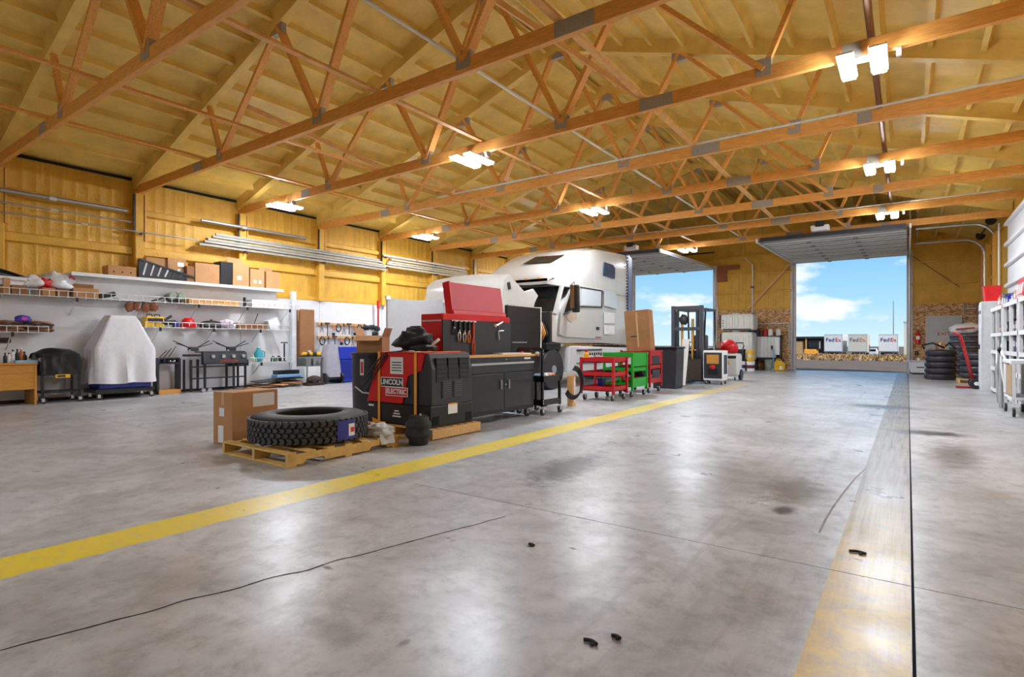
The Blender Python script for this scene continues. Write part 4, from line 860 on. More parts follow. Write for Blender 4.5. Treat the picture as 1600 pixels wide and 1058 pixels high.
# grey screen panel standing behind the tool chest
sa, sb = Vector(AX(605, 480, -9.15)), Vector(AX(694, 480, -8.85)); zt = AX(650, 468, -9.0)[2]
t = thing('screen_panel', 'pale grey portable screen standing behind the red tool chest', 'screen', (sa.x, sa.y, 0)); d = Vector((sb.x-sa.x, sb.y-sa.y, 0)); 
MB().grid(lambda u, v: tuple(d*u+Vector((.06*math.sin(u*math.pi), 0, .12+v*(zt-.12+.06*u-.05*math.sin(math.pi*u))))), 14, 6).build('sheet', M('grey_sheet', (186, 187, 188), .6, var=.05), t, smooth=True)
for q in (Vector((0, 0, 0)), d):
    MB().cyl(q, q+Vector((0, 0, zt)), .025).build('pole', alu, t); MB().obox(q+Vector((0, 0, .02)), (.5, .06, .04)).build('foot', charcoal, t); MB().obox(q+Vector((.02, 0, zt)), (.05, .12, .08)).build('clip', white, t)
# ================================================================== CENTRE: pallet with tyre
pf, pl_, pr_ = G(453, 732), G(352, 708), G(622, 697)
PW, PL = 1.22, 1.42; PCX, PCY = -4.83-PW/2, 3.08+PL/2
pallet('pallet', 'yellow-tinged wooden pallet under the big truck tyre', (PCX, PCY, 0), PW, PL, pallet_yel)
TRD, TRW = .63, .30
tcx, tcy = PCX-.02, PCY-.04
ty = thing('tyre', 'new black truck tyre with chunky tread lying on the pallet', 'tyre', (tcx, tcy, .136))
MB().lathe([(.35, .03), (.36, 0), (.46, -.0), (.56, .012), (.6, .04), (.612, .08), (.612, TRW-.08), (.6, TRW-.04), (.56, TRW-.012), (.46, TRW), (.36, TRW), (.35, TRW-.03), (.385, TRW-.07), (.4, TRW/2), (.385, .07)], n=72, closed=True).build('carcass', rubber, ty, smooth=True)
for rr_ in (.4, .5): MB().lathe([(rr_, TRW-.002), (rr_+.008, TRW+.004), (rr_+.016, TRW-.002)], n=72).build('sidewall_ring', rubber, ty, smooth=True) if False else None
nb = 54; trm = M('tread_rubber', (72, 72, 74), .6, var=.2, scale=20)
def block(z0, z1, sk):
    mb = MB(); w_ = 2*math.pi*.62/nb*.62; return mb.prism([(-w_/2, z0), (w_/2+.0, z0+sk*.0), (w_/2+.018, (z0+z1)/2), (w_/2, z1), (-w_/2, z1), (-w_/2+.018, (z0+z1)/2)], 'x', .606, .634)
rows = []
for z0, z1 in ((.035, .095), (.105, .145), (.155, .195), (.205, .265)):
    me = block(z0, z1, 1); first = None
    for k in range(nb):
        if first is None: first = me.build('tread_block', trm, ty); o = first
        else: o = first.copy(); COL.objects.link(o); o.parent = ty
        o.rotation_euler = (0, 0, 2*math.pi*(k+(.5 if z0 in (.105, .205) else 0))/nb)
# tyre label on the tread, facing the camera side
la = math.atan2(0-tcy, 0-tcx)+.62
stk = MB().grid(lambda u, v: (.64*math.cos(la+(u-.5)*.36), .64*math.sin(la+(u-.5)*.36), .05+v*.2), 8, 1).build('tyre_sticker', M('sticker_blue', (58, 60, 150), .4, var=.25, scale=18), ty)
MB().grid(lambda u, v: (.643*math.cos(la+.03+u*.13), .643*math.sin(la+.03+u*.13), .08+v*.13), 4, 1).build('sticker_panel', paper, stk)
MB().grid(lambda u, v: (.645*math.cos(la+.07+u*.08), .645*math.sin(la+.07+u*.08), .12+v*.05), 4, 1).build('sticker_mark', red, stk)
# carton standing on floor behind the pallet
bxl = Vector(G(346, 703)); cbx = carton('tall brown carton with shipping label, standing beside the pallet', (-6.62, 3.66, 0), (.36, .62, .62), .12, None, lab=[('x', .35, .82, .3, .16), ('-y', -.2, .2, .1, .2), ('-y', -.1, .62, .09, .1)])
rg_ = thing('shop_rag', 'crumpled white rag on the corner of the tyre pallet', 'rag', (-4.98, 4.32, .136)); MB().blob((0, 0, .06), (.17, .15, .08), .22, 5, 36, 20, 2.4, flat=.06).build('cloth', M('white_rag', (214, 214, 218), .9, var=.08), rg_, smooth=True); MB().grid(lambda u, v: (.14+.03*v+.01*math.sin(u*9), -.1+.2*u, .03-.11*v), 8, 4).build('hanging_corner', MATS['white_rag'], rg_, smooth=True)
# air spring
asx, asy, _ = G(651, 697); a_ = thing('air_spring', 'black rubber air spring standing on the floor by the welder', 'air spring', (asx-.05, asy+.08, 0))
MB().lathe([(.1, 0), (.115, .02), (.115, .07), (.15, .1), (.16, .14), (.13, .18), (.15, .21), (.155, .25), (.12, .3), (.125, .32), (.1, .34)], n=28).build('bellows', rubber, a_, smooth=True); MB().lathe([(.13, .19), (.137, .2), (.13, .21)], n=28).build('girdle_ring', charcoal, a_); MB().cyl((.03, 0, .34), (.03, 0, .37), .012).build('stud', alu, a_); MB().lathe([(.1, .335), (.1, .345)], n=24).build('bead_plate', charcoal, a_)
# ------------------------------------------------------------------ welder on its pallet
WX0, WX1, WY0, WY1 = -6.02, -4.82, 5.02, 5.84
wp = pallet('pallet', 'pale wooden pallet under the red and black welder', ((WX0+WX1)/2-.0, (WY0+WY1)/2, 0), 1.3, .92, pallet_wood)
B(.652, .69, -.47, .47, .012, .13).build('side_plank', pallet_wood, wp, bevel=.004)
WZ0, WZ1 = .136, 1.07; WH = WZ1-WZ0
wd_ = thing('engine_welder', 'red and black engine-driven welder strapped to a pallet', 'welder', ((WX0+WX1)/2, (WY0+WY1)/2, WZ0)); hx, hy = (WX1-WX0)/2, (WY1-WY0)/2
B(-hx, hx, -hy, hy, 0, .27).build('base', black, wd_, bevel=.01)
bodyp = MB().prism([(-hx+.02, .27), (hx, .27), (hx, WH-.2), (hx-.05, WH), (-hx+.26, WH)], 'y', -hy+.015, hy-.015).build('body', charcoal, wd_, bevel=.015)
# red front skin (facing the yellow line end)
MB().prism([(-hx+.015, .28), (-hx+.25, WH-.005), (hx-.1, WH-.005), (hx-.16, .72), (.2, .64), (.1, .28)], 'y', -hy-.004, -hy+.015).build('red_panel', red, wd_)
MB().prism([(-hx+.25, WH), (hx-.1, WH), (hx-.1, WH+.012), (-hx+.25, WH+.012)], 'y', -hy-.004, hy-.02).build('red_roof', red, wd_)
B(-.12, .12, -hy-.008, -hy-.003, .66, .88).build('instruction_label', paper, wd_)
for k in range(4): B(-.09, .09, -hy-.01, -hy-.007, .7+k*.035, .712+k*.035).build('label_print', ink, wd_)
lgb = MB().obox((-.09, -hy-.006, .55), (.42, .006, .13)).build('logo_plate', white, wd_, bevel=.01); MB().obox((-.09, -hy-.009, .55), (.395, .004, .108)).build('logo_field', ink, lgb)
text('LINCOLN', .098, white, lgb, (-.09, -hy-.0125, .55), (math.pi/2, 0, 0), bold=.003)
lg2 = MB().obox((.0, -hy-.0065, .43), (.42, .006, .12)).build('logo_plate', white, wd_, bevel=.01); MB().obox((.0, -hy-.0095, .43), (.395, .004, .098)).build('logo_field', red, lg2)
text('ELECTRIC', .086, white, lg2, (.0, -hy-.013, .43), (math.pi/2, 0, 0), bold=.003)
for k in range(3): B(.0-.08+.02*k, .08-.02*k, -hy-.008, -hy-.002, .1+k*.035, .118+k*.035).build('socket_print', white, wd_)
B(-hx+.05, -hx+.15, -hy-.006, -hy, .215, .24).build('warning_label', white, wd_)
# louvred end facing the aisle
for k in range(3):
    y = -hy+.1+k*.22; lv = B(hx-.03, hx+.006, y, y+.19, WH-.37, WH-.06).build('vent', black, wd_)
    for q in range(5): B(hx+.004, hx+.012, y, y+.19, WH-.36+q*.06, WH-.345+q*.06).build('louvre', charcoal, lv)
for y in (-hy+.2, -hy+.42): 
    lv = B(hx, hx+.008, y, y+.18, .36, .6).build('vent', charcoal, wd_)
    for q in range(8): B(hx+.006, hx+.014, y+.015, y+.165, .375+q*.027, .387+q*.027).build('louvre', M('vent_grey', (78, 82, 88), .4), lv)
B(hx, hx+.004, -hy+.32, -hy+.5, .15, .28).build('rating_plate', paper, wd_); B(hx+.003, hx+.005, -hy+.32, -hy+.5, .265, .285).build('plate_edge', orange, wd_)
for y in (-hy+.03, hy-.15): B(hx-.02, hx+.005, y, y+.12, .03, .14).build('fork_pocket', gap, wd_)
for x in (-.33, .35):
    st = MB(); st.box(x-.022, x+.022, -hy-.016, -hy-.01, .002, WH+.01); st.box(x-.022, x+.022, -hy-.016, hy+.016, WH+.013, WH+.018); st.box(x-.022, x+.022, hy+.01, hy+.016, .002, WH+.015); st.build('strap', orange, wd_)
MB().tube([(-.33, -hy-.02, .02), (-.42, -hy-.05, .06), (-.4, -hy-.05, .02), (-.25, -hy-.05, .018), (-.18, -hy-.04, .02)], .014).build('strap_tail', orange, wd_)
for k in range(3): MB().tube([(-hx-.02+.0*k, -hy-.03, .4+.09*k), (-.4, -hy-.035, .62+.08*k), (-.2, -hy-.025, WH-.06+.03*k), (.0, -hy+.1+.06*k, WH+.035)], .009).build('cable', black, wd_, smooth=True)
# black bag and leads on the welder
t = thing('tool_bag', 'slumped black tool bag on top of the welder', 'bag', (-5.5, 5.42, WZ1+.02)); MB().blob((0, 0, .13), (.26, .2, .16), .28, 12, 26, 16, 2.4, flat=.12).build('body', M('black_nylon', (38, 38, 41), .7, var=.3, scale=12, bump=.4, bscale=14), t, smooth=True); MB().tube([(-.2, 0, .2), (-.1, .03, .33), (.08, .03, .33), (.18, 0, .2)], .02).build('handle', black, t, smooth=True); MB().blob((.22, -.05, .04), (.2, .14, .05), .25, 4, flat=.04).build('side_pocket', MATS['black_nylon'], t, smooth=True)
t = thing('cable_clamp', 'white-handled clamp lying on the welder by the bag', 'clamp', (-5.15, 5.35, WZ1+.022)); MB().tube([(0, 0, .02), (.05, .02, .1), (.12, .05, .16)], .02).build('handle', offw, t, smooth=True); MB().obox((-.03, 0, .02), (.1, .05, .04)).build('jaw', chrome, t); MB().tube([(.0, 0, .02), (-.06, .1, .05), (-.15, .12, .1)], .015).build('brown_grip', M('brown_grip', (110, 54, 40), .6), t)
# dark drum bin behind the welder with an open carton in it
bn_ = thing('waste_bin', 'dark grey plastic barrel beside the welder, red sticker on it', 'bin', (-6.72, 5.72, 0)); MB().lathe([(.27, 0), (.29, .02), (.31, 1.0), (.325, 1.01), (.325, 1.05), (.3, 1.05), (.285, 1.0), (.26, .03)], n=32).build('barrel', charcoal, bn_, smooth='auto')
aa = math.atan2(-5.7, 6.7)
MB().grid(lambda u, v: (.309*math.cos(aa-.62+.2*u), .309*math.sin(aa-.62+.2*u), .72+.24*v), 3, 1).build('sticker', paper, bn_); MB().grid(lambda u, v: (.311*math.cos(aa-.58+.12*u), .311*math.sin(aa-.58+.12*u), .75+.17*v), 3, 1).build('sticker_mark', red, bn_)
MB().tube([(.0, -.33, .55), (.15, -.32, .47), (.25, -.24, .45)], .012).build('pale_cord', offw, bn_)
MB().cyl((-.1, .1, .4), (-.16, .12, 1.22), .022).build('stick', wood2, bn_); MB().blob((-.1, -.05, 1.0), (.12, .12, .08), .2, 3).build('rubbish', paper, bn_, smooth=True)
carton('open brown carton tipped in the dark barrel', (-6.7, 5.72, 1.052), (.4, .34, .24), .5, None, flaps=3, lab=[])
# ------------------------------------------------------------------ workbench, red chest, panel
BX0, BX1, BY0, BY1 = -5.78, -5.02, 5.96, 7.66; BT = 1.02
wb = thing('workbench', 'black rolling workbench cabinet with wooden top', 'workbench', ((BX0+BX1)/2, (BY0+BY1)/2, 0)); hx, hy = (BX1-BX0)/2, (BY1-BY0)/2
B(-hx, hx, -hy, hy, .14, BT-.035).build('body', black, wb, bevel=.008); B(-hx-.02, hx+.02, -hy-.02, hy+.02, BT-.035, BT).build('wood_top', M('butcher_block', (216, 168, 104), .45, var=.15), wb, bevel=.006)
dr = B(hx, hx+.02, -hy+.04, hy-.04, BT-.26, BT-.1).build('drawer', charcoal, wb, bevel=.004); B(hx+.02, hx+.04, -hy+.05, hy-.05, BT-.145, BT-.115).build('pull', alu, dr)
B(hx, hx+.012, -hy+.04, hy-.04, BT-.095, BT-.04).build('fascia', charcoal, wb); B(hx+.012, hx+.015, hy-.3, hy-.12, BT-.08, BT-.05).build('badge', offw, wb); MB().cyl((hx+.01, .05, BT-.07), (hx+.022, .05, BT-.07), .014).build('lock', chrome, wb)
for a, b2, hy_ in ((-hy+.04, -.005, -.1), (.005, hy-.04, .1)):
    dd = B(hx, hx+.02, a, b2, .2, BT-.28).build('door', M('bench_door', (38, 40, 45), .32, var=.15), wb, bevel=.005)
    hd = MB().tube([(hx+.02, hy_, .5), (hx+.045, hy_, .51), (hx+.045, hy_, .63), (hx+.02, hy_, .64)], .01).build('handle', alu, dd)
MB().cyl((hx+.02, .03, .57), (hx+.03, .03, .57), .014).build('lock', chrome, wb)
for y in (-hy+.12, hy-.1):
    for x in (-hx+.08, hx-.08): caster(wb, x, y, .065)
CX0, CX1, CY0, CY1, CT = -5.76, -5.34, 5.8, 7.46, 1.62
rc = thing('tool_chest', 'red steel tool chest with its lid open on the workbench', 'tool chest', ((CX0+CX1)/2, (CY0+CY1)/2, BT)); hx, hy, hh = (CX1-CX0)/2, (CY1-CY0)/2, CT-BT
B(-hx, hx-.02, -hy, hy, 0, hh-.0).build('case', red, rc, bevel=.012); B(hx-.02, hx, -hy+.01, hy-.01, .0, hh-.09).build('front_board', charcoal, rc); B(hx-.02, hx+.012, -hy, hy-.16, hh-.09, hh).build('front_lip', red, rc, bevel=.008)
B(-hx+.02, hx-.02, -hy-.006, -hy, hh-.11, hh-.09).build('side_latch_bar', alu, rc)
MB().obox((.03, .16, hh+.24), (.05, 1.3, .5), (0, -.16, 0)).build('lid', M('lid_red', (206, 48, 62), .4, var=.06), rc, bevel=.015); MB().obox((.01, -.49, hh+.24), (.13, .025, .5), (0, -.16, 0)).build('lid_side', red, rc)
MB().obox((.06, .16, hh+.03), (.13, 1.3, .07), (0, -.16, 0)).build('lid_lip', red, rc, bevel=.008)
# pliers and tools hanging on the chest front
hk = hx+.012
t2 = [(AX(px, 520, CX1)[1]) for px in (708, 716, 724, 731, 738)]
for i, (y, ln, m_, lab, nm) in enumerate(zip(t2, (.18, .28, .3, .3, .5), (charcoal, chrome, chrome, M('hi_vis', (220, 120, 50), .5), M('orange_grip', (236, 84, 36), .4)), ('short dark pliers', 'chrome-jawed pliers', 'chrome snap-ring pliers', 'orange and lime pliers', 'long orange-handled cutters'), ('pliers', 'pliers', 'pliers', 'pliers', 'cutters'))):
    q = thing(nm, lab+' hanging on the front of the red tool chest', 'pliers', (CX1+.02, y, CT-.12), 0, 'pliers hung on the red chest')
    MB().beam((0, 0, .02), (0, 0, -ln*.4), .02, .03).build('jaw', charcoal if i < 4 else m_, q); MB().cyl((-.01, 0, -ln*.4), (.015, 0, -ln*.4), .016).build('pivot', chrome, q)
    for s_ in (-1, 1): MB().tube([(0, 0, -ln*.4), (0, s_*.03, -ln*.65), (0, s_*.018, -ln)], .011).build('handle', m_, q, smooth=True)
rl_ = thing('hook_strip', 'magnetic hook strip on the front of the red tool chest', 'hook strip', (CX1, t2[0]-.05, CT-.11)); B(0, .02, 0, t2[-1]-t2[0]+.12, 0, .025).build('bar', chrome, rl_)
for y in t2: MB().cyl((.01, y-t2[0]+.05, 0), (.03, y-t2[0]+.05, .015), .005).build('hook', chrome, rl_)
yh = AX(776, 520, CX1)[1]; t = thing('air_hammer', 'chrome air tool hanging on the black front of the chest', 'air tool', (CX1+.03, yh, 1.33)); MB().cyl((0, -.08, .14), (0, .1, .2), .018).build('barrel', chrome, t); MB().cyl((0, -.1, .12), (0, -.07, .16), .03).build('head', chrome, t); MB().cyl((0, .0, .06), (0, .14, .07), .014).build('body', chrome, t); MB().cyl((0, .0, .06), (0, .02, -.08), .014).build('grip', chrome, t); MB().cyl((-.02, .05, .1), (-.02, .05, .2), .006).build('hanger', steel, t)
t = thing('tool_roll', 'flat white case lying on the bench top', 'case', (-5.14, 7.2, BT)); B(-.1, .08, -.35, .2, 0, .025).build('case', offw, t, bevel=.005); B(-.06, .08, .2, .45, 0, .018).build('flap', paper, t)
# black panel beyond the chest
ps = thing('tool_board', 'tall black steel board with white edge behind the bench', 'tool board', (-5.72, 8.2, 0)); ya, yb = AX(792, 500, -5.72)[1]-8.2, AX(843, 500, -5.72)[1]-8.2; zt = AX(843, 482, -5.72)[2]
B(-.02, .02, ya, yb, .1, zt).build('board', M('gloss_black', (24, 24, 30), .2, var=.15), ps); B(-.025, .03, yb-.01, yb+.025, 0, zt+.02).build('edge_post', white, ps); B(-.025, .03, ya-.03, ya, 0, zt).build('edge_post', black, ps); B(-.022, .025, ya, yb, zt, zt+.015).build('top_edge', offw, ps)
for y in (ya, yb): B(-.15, .15, y-.03, y+.03, 0, .04).build('foot', black, ps)
B(.02, .05, ya+.1, yb-.5, 1.2, 1.22).build('ledge', steel, ps)
# service cart at the bench end
KX0, KX1, KY0, KY1 = -5.42, -4.9, 7.74, 8.34
sc = thing('service_cart', 'black two-shelf service cart with chrome casters at the bench end', 'cart', ((KX0+KX1)/2, (KY0+KY1)/2, 0)); hx, hy = (KX1-KX0)/2, (KY1-KY0)/2
for x in (-hx+.02, hx-.02):
    for y in (-hy+.02, hy-.02):
        B(x-.02, x+.02, y-.02, y+.02, .14, 1.1 if y < 0 else .62).build('post', black, sc); caster(sc, x, y, .06)
for z in (.16, .55): tr = B(-hx, hx, -hy, hy, z, z+.02).build('shelf', black, sc); B(hx-.01, hx, -hy, hy, z+.02, z+.1).build('shelf_lip', black, tr); B(-hx, hx, -hy, -hy+.01, z+.02, z+.1).build('shelf_lip', black, tr)
B(-hx+.02, hx-.02, -hy, -hy+.03, 1.06, 1.12).build('handle_bar', black, sc)
for z in (.2, .24, 1.02, 1.07): MB().cyl((hx-.002, -hy+.02, z), (hx+.004, -hy+.02, z), .012).build('rivet', chrome, sc)
for i, (dy, m_, lab) in enumerate(((-.17, M('light_blue_plastic'), 'light blue spray nozzle pack'), (-.02, white, 'white parts bottle'), (.1, M('pink_box', (214, 150, 140), .5), 'pinkish parts box'), (.2, M('orange_box', (238, 110, 50), .5), 'orange parts box'))):
    t = thing('parts_box', lab+' on the black service cart', 'box', ((KX0+KX1)/2+.1, (KY0+KY1)/2+dy, .57)); B(-.08, .08, -.05, .05, 0, .1).build('body', m_, t, bevel=.012); B(-.06, .06, -.03, .03, .1, .115).build('lid', white, t)
for k, (dy, z) in enumerate(((-.12, 1.0), (.05, 1.03), (.18, 1.0))):
    t = thing('clamp', ('round chrome gauge', 'black hose clamp', 'chrome spray gun')[k]+' hung on the service cart bar', 'tool', ((KX0+KX1)/2+dy, KY0-.015, z+.02)); MB().cyl((0, -.02, 0), (0, .0, 0), .045, 12).build('dial', chrome if k != 1 else charcoal, t); MB().tube([(0, -.01, -.04), (.02, -.01, -.14), (.04, -.01, -.2)], .01).build('hose', chrome if k == 0 else charcoal, t)
# wooden post stub with a hose
t = thing('hose_reel_post', 'short wooden post with a black hose looped round it', 'post', (*G(893, 634)[:2], 0)); B(-.06, .06, -.06, .06, 0, .58).build('post', wood2, t, bevel=.005); B(.06, .07, -.02, .02, .05, .55).build('white_strip', white, t)
for k in range(3): MB().tube([(.08+.12*math.sin(a)+.02*k, -.1+.12*math.sin(a), .42+.28*math.cos(a)+.03*k) for a in [math.pi*(.0+1.3*q/14) for q in range(15)]], .018).build('hose', black, t, smooth=True)
# ------------------------------------------------------------------ wheeled carts by the truck
def tray_cart(label, x0, x1, y0, y1, top, mat, shelves, side_panel=False, grp='tray carts beside the truck'):
    t = thing('tray_cart', label, 'cart', ((x0+x1)/2, (y0+y1)/2, 0), 0, grp); hx, hy = (x1-x0)/2, (y1-y0)/2
    for z in shelves:
        s_ = B(-hx, hx, -hy, hy, z, z+.015).build('tray', mat, t)
        for a in (-1, 1): B(-hx, hx, min(a*hy, a*(hy-.012)), max(a*hy, a*(hy-.012)), z, z+.1).build('tray_lip', mat, s_); B(min(a*hx, a*(hx-.012)), max(a*hx, a*(hx-.012)), -hy, hy, z, z+.1).build('tray_lip', mat, s_)
    for a in (-1, 1):
        for b_ in (-1, 1): B(a*hx-.025, a*hx+.025, b_*hy-.025, b_*hy+.025, .14, top).build('post', mat, t, bevel=.004); caster(t, a*(hx-.05), b_*(hy-.05), .065)
    MB().tube([(-hx, hy, top-.05), (-hx, hy+.12, top-.02), (hx, hy+.12, top-.02), (hx, hy, top-.05)], .015).build('handle', mat, t)
    if side_panel:
        B(hx-.01, hx+.012, -hy+.02, hy-.02, shelves[-1]-.2, top).build('side_panel', mat, t); B(hx-.012, hx+.01, -hy+.02, hy-.02, shelves[0], shelves[0]+.2).build('side_panel', mat, t)
    return t
rc1 = tray_cart('red three-tray cart next to the wooden post', -5.62, -4.88, 10.4, 11.05, .9, dred, (.2, .5, .79))
gc1 = tray_cart('green tray cart between the two red carts', -5.6, -4.92, 11.45, 12.25, .98, green, (.22, .55, .88), True)
rc2_ = tray_cart('red tray cart carrying the big upright carton', -5.72, -5.0, 12.65, 13.4, 1.02, dred, (.24, .56, .9), True)
for a in (0, 1): B(.372, .38, -.24, .24, .35+a*.34, .55+a*.34).build('vent_panel', charcoal, rc2_)
cbig = thing('cardboard_box', 'large brown carton standing upright on the far red cart', 'box', (-5.38, 13.05, 1.0)); cbig.rotation_euler = (0, -.07, .15); hz_ = 1.0
B(-.3, .3, -.22, .22, 0, hz_).build('body', M('cardboard_aged', (164, 118, 78), .8, var=.2, scale=4), cbig, bevel=.006); B(-.02, .02, -.222, -.22, .1, hz_-.05).build('tape', MATS['packing_tape'], cbig); B(-.18, -.02, -.224, -.22, .35, .38).build('stain', ink, cbig)
for loc, sz, m_, lab in (((-5.3, 10.7, .22), (.12, .12, .22), blue, 'blue oil bottle on the bottom tray of the red cart'), ((-5.1, 10.75, .52), (.2, .14, .1), black, 'black socket tray on the middle shelf of the red cart'), ((-5.3, 11.8, .57), (.3, .3, .1), charcoal, 'dark parts bin on the green cart'), ((-5.2, 11.9, .9), (.4, .3, .06), offw, 'pale tray on top of the green cart')):
    t = thing('parts_bin', lab, 'bin', loc); B(-sz[0]/2, sz[0]/2, -sz[1]/2, sz[1]/2, 0, sz[2]).build('body', m_, t, bevel=.01); B(-sz[0]/2-.008, sz[0]/2+.008, -sz[1]/2-.008, sz[1]/2+.008, sz[2]-.02, sz[2]).build('rim', m_, t)
t = thing('spray_can', 'yellow and red spray bottle on the corner of the red cart', 'bottle', (-5.55, 10.5, .81)); MB().lathe([(.05, 0), (.055, .01), (.055, .16), (.02, .2)], n=14).build('body', yel, t, smooth='auto'); MB().obox((0, 0, .22), (.04, .08, .04)).build('trigger', red, t)
t = thing('trash_can', 'tall dark grey bin behind the far red cart', 'bin', (-5.2, 14.45, 0)); MB().prism([(-.3, 0), (.3, 0), (.34, 1.05), (-.34, 1.05)], 'y', -.3, .3).build('body', charcoal, t, bevel=.02); B(-.36, .36, -.33, .33, 1.05, 1.1).build('rim', black, t, bevel=.01)
t = thing('plastic_sheet', 'white plastic sheet draped over the bin beside the forklift', 'sheet', (-4.95, 15.05, 0)); MB().grid(lambda u, v: (-.1+.12*v+.05*math.sin(u*7), -.25+.5*u, 1.3*v), 10, 8).build('film', white, t, smooth=True); B(-.12, -.06, -.3, .3, 0, .03).build('weight_bar', steel, t)
# ================================================================== WHITE TRUCK TRACTOR (faces the camera end, hood tilted forward)
tk_m = M('truck_white', (208, 206, 200), .22, var=.04, coat=.4); dark = M('truck_dark', (34, 34, 36), .5, var=.2)
TX1, TX0 = -7.35, -9.85; TCX = (TX0+TX1)/2
tk = thing('truck_tractor', 'white sleeper-cab truck tractor with its hood tilted open', 'truck', (TCX, 14.0, 0)); OF = (TCX, 14.0, 0); HW = 1.25
def tp(mb, name, mat, parent=None, **k): return mb.build(name, mat, parent or tk, off=OF, **k)
def rows(secs, n=1):   # loft through half-sections: each (y, [(x_half, z)...]) mirrored
    mb = MB(); m = len(secs[0][1]); v = []; f = []
    for y, sec in secs:
        full = [(TCX+x, y, z) for x, z in sec]+[(TCX-x, y, z) for x, z in reversed(sec)]; v += full
    L = 2*m
    for i in range(len(secs)-1):
        for k in range(L-1): f.append((i*L+k, i*L+k+1, (i+1)*L+k+1, (i+1)*L+k))
        f.append((i*L+L-1, i*L, (i+1)*L, (i+1)*L+L-1))
    f += [tuple(range(L-1, -1, -1)), tuple(range((len(secs)-1)*L, len(secs)*L))]
    return mb.add(v, f)
def sec(zb, zt, w, wt, crown=.1): return [(w*.98, zb), (w, zb+.15), (w, zb+(zt-zb)*.55), (wt+(w-wt)*.6, zb+(zt-zb)*.8), (wt, zt-crown), (wt*.8, zt-crown*.25), (wt*.3, zt)]
# cab lower body up to the belt / roof, then the high sleeper fairing
tp(rows([(12.25, sec(1.25, 2.0, 1.02, .98, .03)), (12.4, sec(1.22, 2.05, 1.14, 1.08, .03)), (12.6, sec(1.2, 2.1, 1.2, 1.16, .03)), (13.4, sec(1.2, 2.75, 1.22, 1.14, .05)), (14.9, sec(1.2, 2.78, 1.23, 1.15, .05)), (16.75, sec(1.15, 2.8, 1.24, 1.2, .05))]), 'cab_body', tk_m, smooth='auto')
roof_o = tp(rows([(12.15, sec(2.72, 2.86, 1.05, .95, .05)), (12.3, sec(2.7, 3.05, 1.16, 1.08, .06)), (12.8, sec(2.7, 3.4, 1.2, 1.1, .07)), (13.6, sec(2.7, 3.8, 1.22, 1.12, .09)), (14.6, sec(2.7, 4.02, 1.24, 1.14, .1)), (15.8, sec(2.7, 4.12, 1.24, 1.14, .12)), (16.75, sec(2.7, 4.13, 1.24, 1.16, .1))]), 'roof_fairing', tk_m, smooth='auto')
# windscreen, pillars
ws = [(-1.12, 2.72), (1.12, 2.72), (1.1, 1.98), (-1.1, 1.98)]
wsm = MB().grid(lambda u, v: (TCX+(-1.13+2.26*u), 12.22+.16*(2*u-1)**2+.3*v, 2.02+v*.72), 12, 4); tp(wsm, 'windscreen', glassd, smooth=True)
for s_ in (-1, 1): tp(MB().beam((TCX+s_*1.15, 12.36, 1.95), (TCX+s_*1.17, 12.72, 2.78), .08, .1), 'pillar', tk_m)
tp(MB().grid(lambda u, v: (TCX-1.08+2.16*u, 12.1+.1*(2*u-1)**2+.08*v, 2.68+.1*v), 10, 2), 'sun_visor', dark)
tp(MB().grid(lambda u, v: (TCX-.1+u*.95+.1*v, 12.72+.5*v, 3.35+.25*v+.045-.03*u), 4, 2), 'roof_window', glassd)
